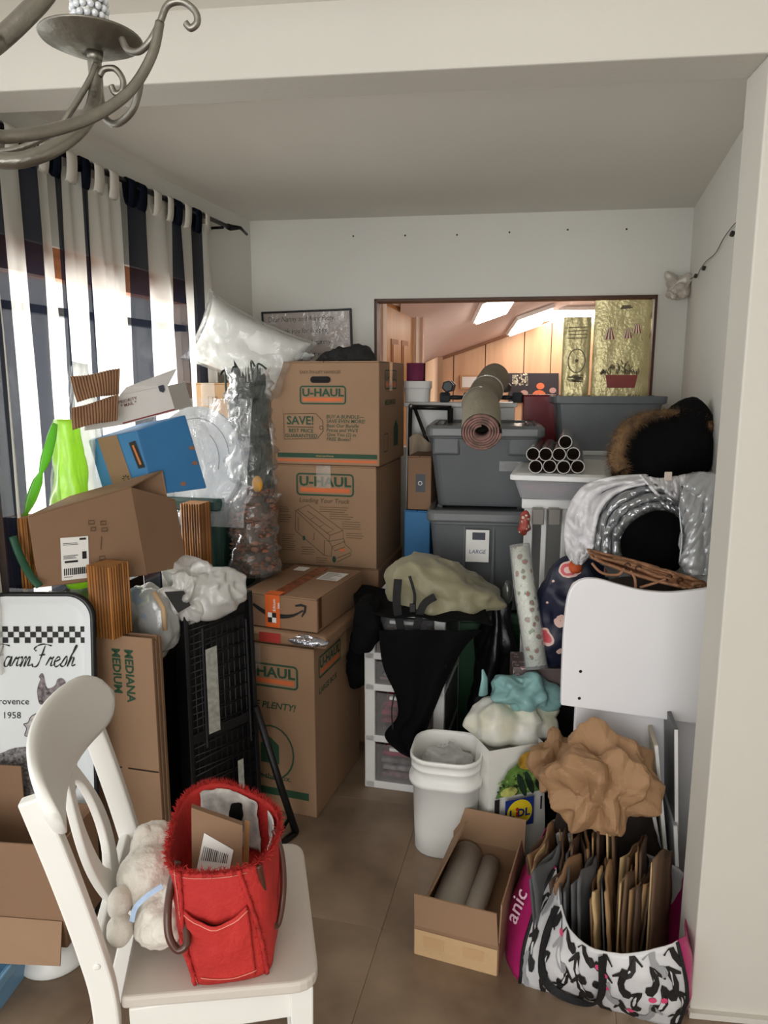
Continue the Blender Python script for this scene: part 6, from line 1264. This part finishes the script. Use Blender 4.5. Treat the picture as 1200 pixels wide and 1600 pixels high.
def splat(s):
    for t0 in range(28):
        Z = []
        for t in (t0 / 28, (t0 + 1) / 28):
            z = .50 + .30 * t; x = -.190 - .075 * t ** 1.25; wo = .028 + .052 * sin(pi * min(1, max(0, (t - .05) / .95)) ** .9) ** 1.2 + .02 * (t > .93); h_ = (t - .58) / .30; wi = .042 * max(0, 1 - h_ * h_) ** .5
            Z.append((x, z, wo, wi))
        vs = []
        for x, z, wo, wi in Z:
            for y_ in (wi, wo):
                for tx_ in (-.008, .008): vs.append(V((x + tx_, s * y_ - .002, z)))
        q.add(vs, [(0, 2, 6, 4), (1, 5, 7, 3), (2, 3, 7, 6), (0, 4, 5, 1)])
splat(1); splat(-1); q.build('splat', chw, chr_, weld=True, bevel=.003)
ZT = FZ + ZS_
# plush lamb lying face down on the seat
fluff = M('lamb_fluff', (222, 216, 204), .95, var=.08, scale=30, bump=.5, bscale=60, sheen=.3)
lm = thing('plush_lamb', 'cream plush lamb with a pale blue ribbon slumped beside the red tote', 'plush toy', at(232, 1470, 1.20) * 1.0); lm.location.z = ZT; L = -lm.location
fuse('body', [(at(250, 1440, 1.185) + L, (.046, .048, .045)), (at(262, 1448, 1.15) + L, (.03, .03, .028)), (at(232, 1372, 1.25) + L, (.056, .06, .062)), (at(243, 1322, 1.31) + L, (.048, .05, .048)), (at(280, 1405, 1.2) + L, (.03, .03, .04))], fluff, lm, .006, 2, ((.009, .016), (.006, .04)))
for px_, py_, Yp, rr_ in ((187, 1410, 1.185, (.021, .03, .026)), (187, 1453, 1.155, (.023, .027, .027))):
    lump('paw', fluff, at(px_, py_, Yp) + L, rr_, lm, 3, .002, 40, .002, 30, 30, e=.95)
lump('ear', fluff, at(225, 1306, 1.30) + L, (.020, .018, .024), lm, 5, .004, 40, .003, 30, 24)
lump('muzzle', fluff, at(243, 1455, 1.155) + L, (.030, .024, .022), lm, 6, .002, 40, .002, 30, 24)
q = MB(); q.ell(at(247, 1453, 1.132) + L, (.003, .003, .003), None, 8, 6); q.build('eye', M('bead_eye', (14, 12, 12), .2), lm)
ribbon('ribbon', [at(206, 1440, 1.155) + L, at(212, 1418, 1.160) + L, at(230, 1400, 1.165) + L, at(254, 1384, 1.175) + L], .009, M('blue_ribbon', (178, 202, 232), .5, var=.15, scale=60), lm, .002, up=V((0, -1, .3)))
# red canvas tote
redm = M('red_canvas', (198, 52, 46), .75, var=.1, scale=7, bump=.25, bscale=120, col2=(168, 34, 32)); redd = M('red_fray', (190, 46, 42), .9, var=.2, scale=50); stit = M('pink_stitch', (226, 140, 122), .7)
rt_ = thing('red_tote', 'red frayed canvas tote with brown leather handles on the chair seat', 'bag', onz(362, 1500, ZT) + V((0, .06, 0))); L = -rt_.location
bt = [onz(*p, ZT + .002) for p in ((304, 1533), (362, 1533), (417, 1517), (428, 1480), (428, 1445), (370, 1430), (312, 1440), (300, 1485))]
tpp = [at(*p) for p in ((268, 1352, 1.145), (330, 1362, 1.125), (402, 1346, 1.145), (432, 1302, 1.25), (424, 1258, 1.33), (350, 1224, 1.38), (296, 1240, 1.345), (270, 1295, 1.245))]
bsp = spline(bt, 10, True); tsp = spline(tpp, 10, True); n = len(bsp)
def rp(k, b, off=0.0):
    k = k % n; i = int(k); f_ = k - i; p = (bsp[i].lerp(bsp[(i + 1) % n], f_)).lerp(tsp[i].lerp(tsp[(i + 1) % n], f_), b) + L; c_ = (sum(bt, V()) / 8).lerp(sum(tpp, V()) / 8, b) + L; d_ = V((p.x - c_.x, p.y - c_.y, 0)).normalized()
    return p + d_ * (.006 * fbm((k * .12, b * 2.2, 0), 1.3, 3) * sin(pi * b) + .008 * sin(pi * b) + off)
mb = MB(); mb.grid(lambda a, b: rp(a * n * .99999, b), 80, 20); mb.add([rp(k, 0) for k in range(n)], [tuple(range(n))]); mb.build('canvas', redm, rt_, weld=True, solid=.003)
lin_m = M('printed_lining', (224, 220, 214), .7, var=.1, scale=30, col2=(150, 146, 146)); mb = MB(); mb.grid(lambda a, b: rp(43 + a * 14, .55 + b * .43, -.012 + .006 * fbm((a * 3, b * 3, 0), 2)), 20, 12); mb.build('lining', lin_m, rt_, solid=.002)
mb = MB(); mb.grid(lambda a, b: rp(26 + a * 14, .5 + b * .47, -.010), 14, 10); mb.build('lining', lin_m, rt_, solid=.002)
# fraying: threads along rim and seams
mb = MB(); random.seed(4)
def threads(fn, count, l0, l1):
    for i in range(count):
        s_ = random.random(); p, d_ = fn(s_); d_ = (d_ + V((random.gauss(0, .5), random.gauss(0, .5), random.gauss(0, .5)))).normalized(); l = random.uniform(l0, l1); o_ = d_.orthogonal().normalized(); m_ = p + d_ * l * .5 + o_ * random.gauss(0, .0015); w_ = .0007
        mb.add([p - o_ * w_, p + o_ * w_, m_ + o_ * w_, p + d_ * l, m_ - o_ * w_], [(0, 1, 2, 4), (4, 2, 3)])
threads(lambda s: (rp(s * n, .99), V((0, 0, .8)) + (rp(s * n, 1, .02) - rp(s * n, 1)).normalized() * .7), 2200, .006, .018)
seams = (lambda b: 3.2 - 2.2 * (1 - b), lambda b: 15.5 + 4.0 * (1 - b))
for ks in seams: threads(lambda s: (rp(ks(s) + random.uniform(-.35, .35), s), (rp(ks(s), s, .02) - rp(ks(s), s)).normalized()), 700, .004, .011)
tag(mb.build('frayed_threads', redd, rt_), None, None, kind='stuff')
for ks in seams:
    q = MB(); q.tube([rp(ks(b / 20) % n, b / 20, .004 + .002 * sin(b * 2.3)) for b in range(21)], .004, 6); q.build('frayed_seam', redd, rt_)
for k0 in (1.6, ): q = MB(); q.tube([rp(k0, b / 20, .003) for b in range(21)], .0009, 5); q.build('stitching', stit, rt_)
q = MB(); q.tube([rp(1 + a * 1.8, .955, .003) for a in range(10)], .0009, 5); q.build('stitching', stit, rt_)
mb = MB(); mb.grid(lambda a, b: rp(3.4 + a * 12.5, .04 + b * (.66 - .10 * sin(pi * a)), .006 + .010 * b * sin(pi * a)), 24, 14); pk2 = mb.build('pocket', redm, rt_, solid=.0025)
q = MB(); q.tube([rp(3.4 + a / 12 * 12.5, .665 - .095 * sin(pi * a / 12), .008 + .009 * sin(pi * a / 12)) for a in range(13)], .0011, 5); q.build('stitching', stit, pk2)
q = MB(); q.tube([rp(4.0 + a / 12 * 12, .10 - .03 * sin(pi * a / 12), .010) for a in range(13)], .0009, 5); q.build('stitching', stit, pk2)
mb = MB(); mb.grid(lambda a, b: rp(3.8 + a * 11.8, .60 - .085 * sin(pi * a) + b * .055 * (1 + .0 * a), .0035), 16, 3); mb.build('pocket_shade_band', M('pocket_shade', (58, 30, 20), .9), rt_)  # dark band paints the shade inside the pocket mouth
lea = M('brown_leather', (84, 44, 32), .35, var=.12, coat=.3)
def tube_part(nm, pts, r, mt, fl=1.0): q = MB(); q.tube(spline([at(*p) + L for p in pts], 7), r, 10, flat=fl); return q.build(nm, mt, rt_)
tube_part('handle', [(277, 1345, 1.16), (267, 1385, 1.14), (262, 1425, 1.115), (264, 1462, 1.10), (277, 1484, 1.095), (292, 1474, 1.10), (290, 1440, 1.125)], .0068, lea)
tube_part('handle', [(428, 1296, 1.265), (440, 1335, 1.245), (443, 1385, 1.215), (438, 1430, 1.19), (430, 1447, 1.175), (418, 1420, 1.165), (409, 1375, 1.145), (404, 1352, 1.14)], .0058, lea)
# what stands in the red tote
pc_ = thing('small_parcel', 'brown card parcel with a barcode label inside the red tote', 'parcel', at(340, 1400, 1.215)); L2 = -pc_.location; q4 = [at(*p) + L2 for p in ((299, 1262, 1.225), (379, 1290, 1.235), (378, 1372, 1.21), (300, 1362, 1.20))]
slab(q4, .022).build('card', kraft_d, pc_); F = qf(q4); Wq = (q4[2] - q4[3]).length; Hq = (q4[0] - q4[3]).length
q = MB(); q.flat([(Wq * .08, Hq * .02), (Wq * .72, Hq * .02), (Wq * .72, Hq * .42), (Wq * .08, Hq * .62)], F, .0015); lb2 = q.build('label', paper_w, pc_); q = MB()
for k in range(14): q.rect(F, Wq * (.13 + k * .038), Hq * .2, Wq * (.13 + k * .038 + random.uniform(.008, .022)), Hq * (.42 - k * .006), .0022)
tag(q.build('barcode', ink_k, lb2), None, None, kind='stuff')
rd = thing('wooden_ruler', 'light wooden stick inside the red tote', 'stick', at(386, 1360, 1.26)); slab([p - rd.location for p in (at(382, 1282, 1.28), at(390, 1284, 1.28), at(388, 1360, 1.25), at(379, 1360, 1.25))], .006).build('stick', M('pale_wood', (186, 134, 86), .5), rd)
cp = thing('black_pouch', 'small black pouch inside the red tote against its lining', 'pouch', at(368, 1290, 1.32)); lump('pouch', blackm, at(368, 1270, 1.325) - cp.location, (.013, .012, .018), cp, 2, .003, 30, .003, 20, 20, e=.5)
# ================================================================ wall odds and ends
wr = thing('wire_garland', 'thin wire with tiny clips strung along the right wall', 'wire', onplane(1095, 432, B, RN)); L = -wr.location
wp = [onplane(px, py, B, RN) - RN * .008 + L for px, py in ((1078, 437), (1092, 430), (1098, 420), (1108, 407), (1122, 395), (1135, 372), (1150, 352), (1168, 335))]
q = MB(); q.tube(spline(wp, 6), .0016, 6); q.build('wire', M('wire_grey', (90, 88, 82), .4, .6), wr)
for px, py in ((1091, 431), (1104, 419), (1150, 365)):
    c = onplane(px, py, B, RN) - RN * .010 + L; q = MB(); q.box(c, (.012, .012, .016), Matrix.Rotation(R(20), 3, 'Y')); q.build('clip', M('clip_dark', (58, 58, 54), .4, .5), wr, bevel=.002)
bn = thing('plastic_bundle', 'crumpled beige plastic bundle hung in the back right wall corner', 'bundle', onplane(1053, 470, A, BN) - BN * .05); lump('bundle', film('beige_film', (196, 186, 172), .1, .3, .8, 30), onplane(1053, 452, A, BN) - BN * .06 - bn.location, (.058, .05, .055), bn, 3, .02, 20, .045, 20, 46)
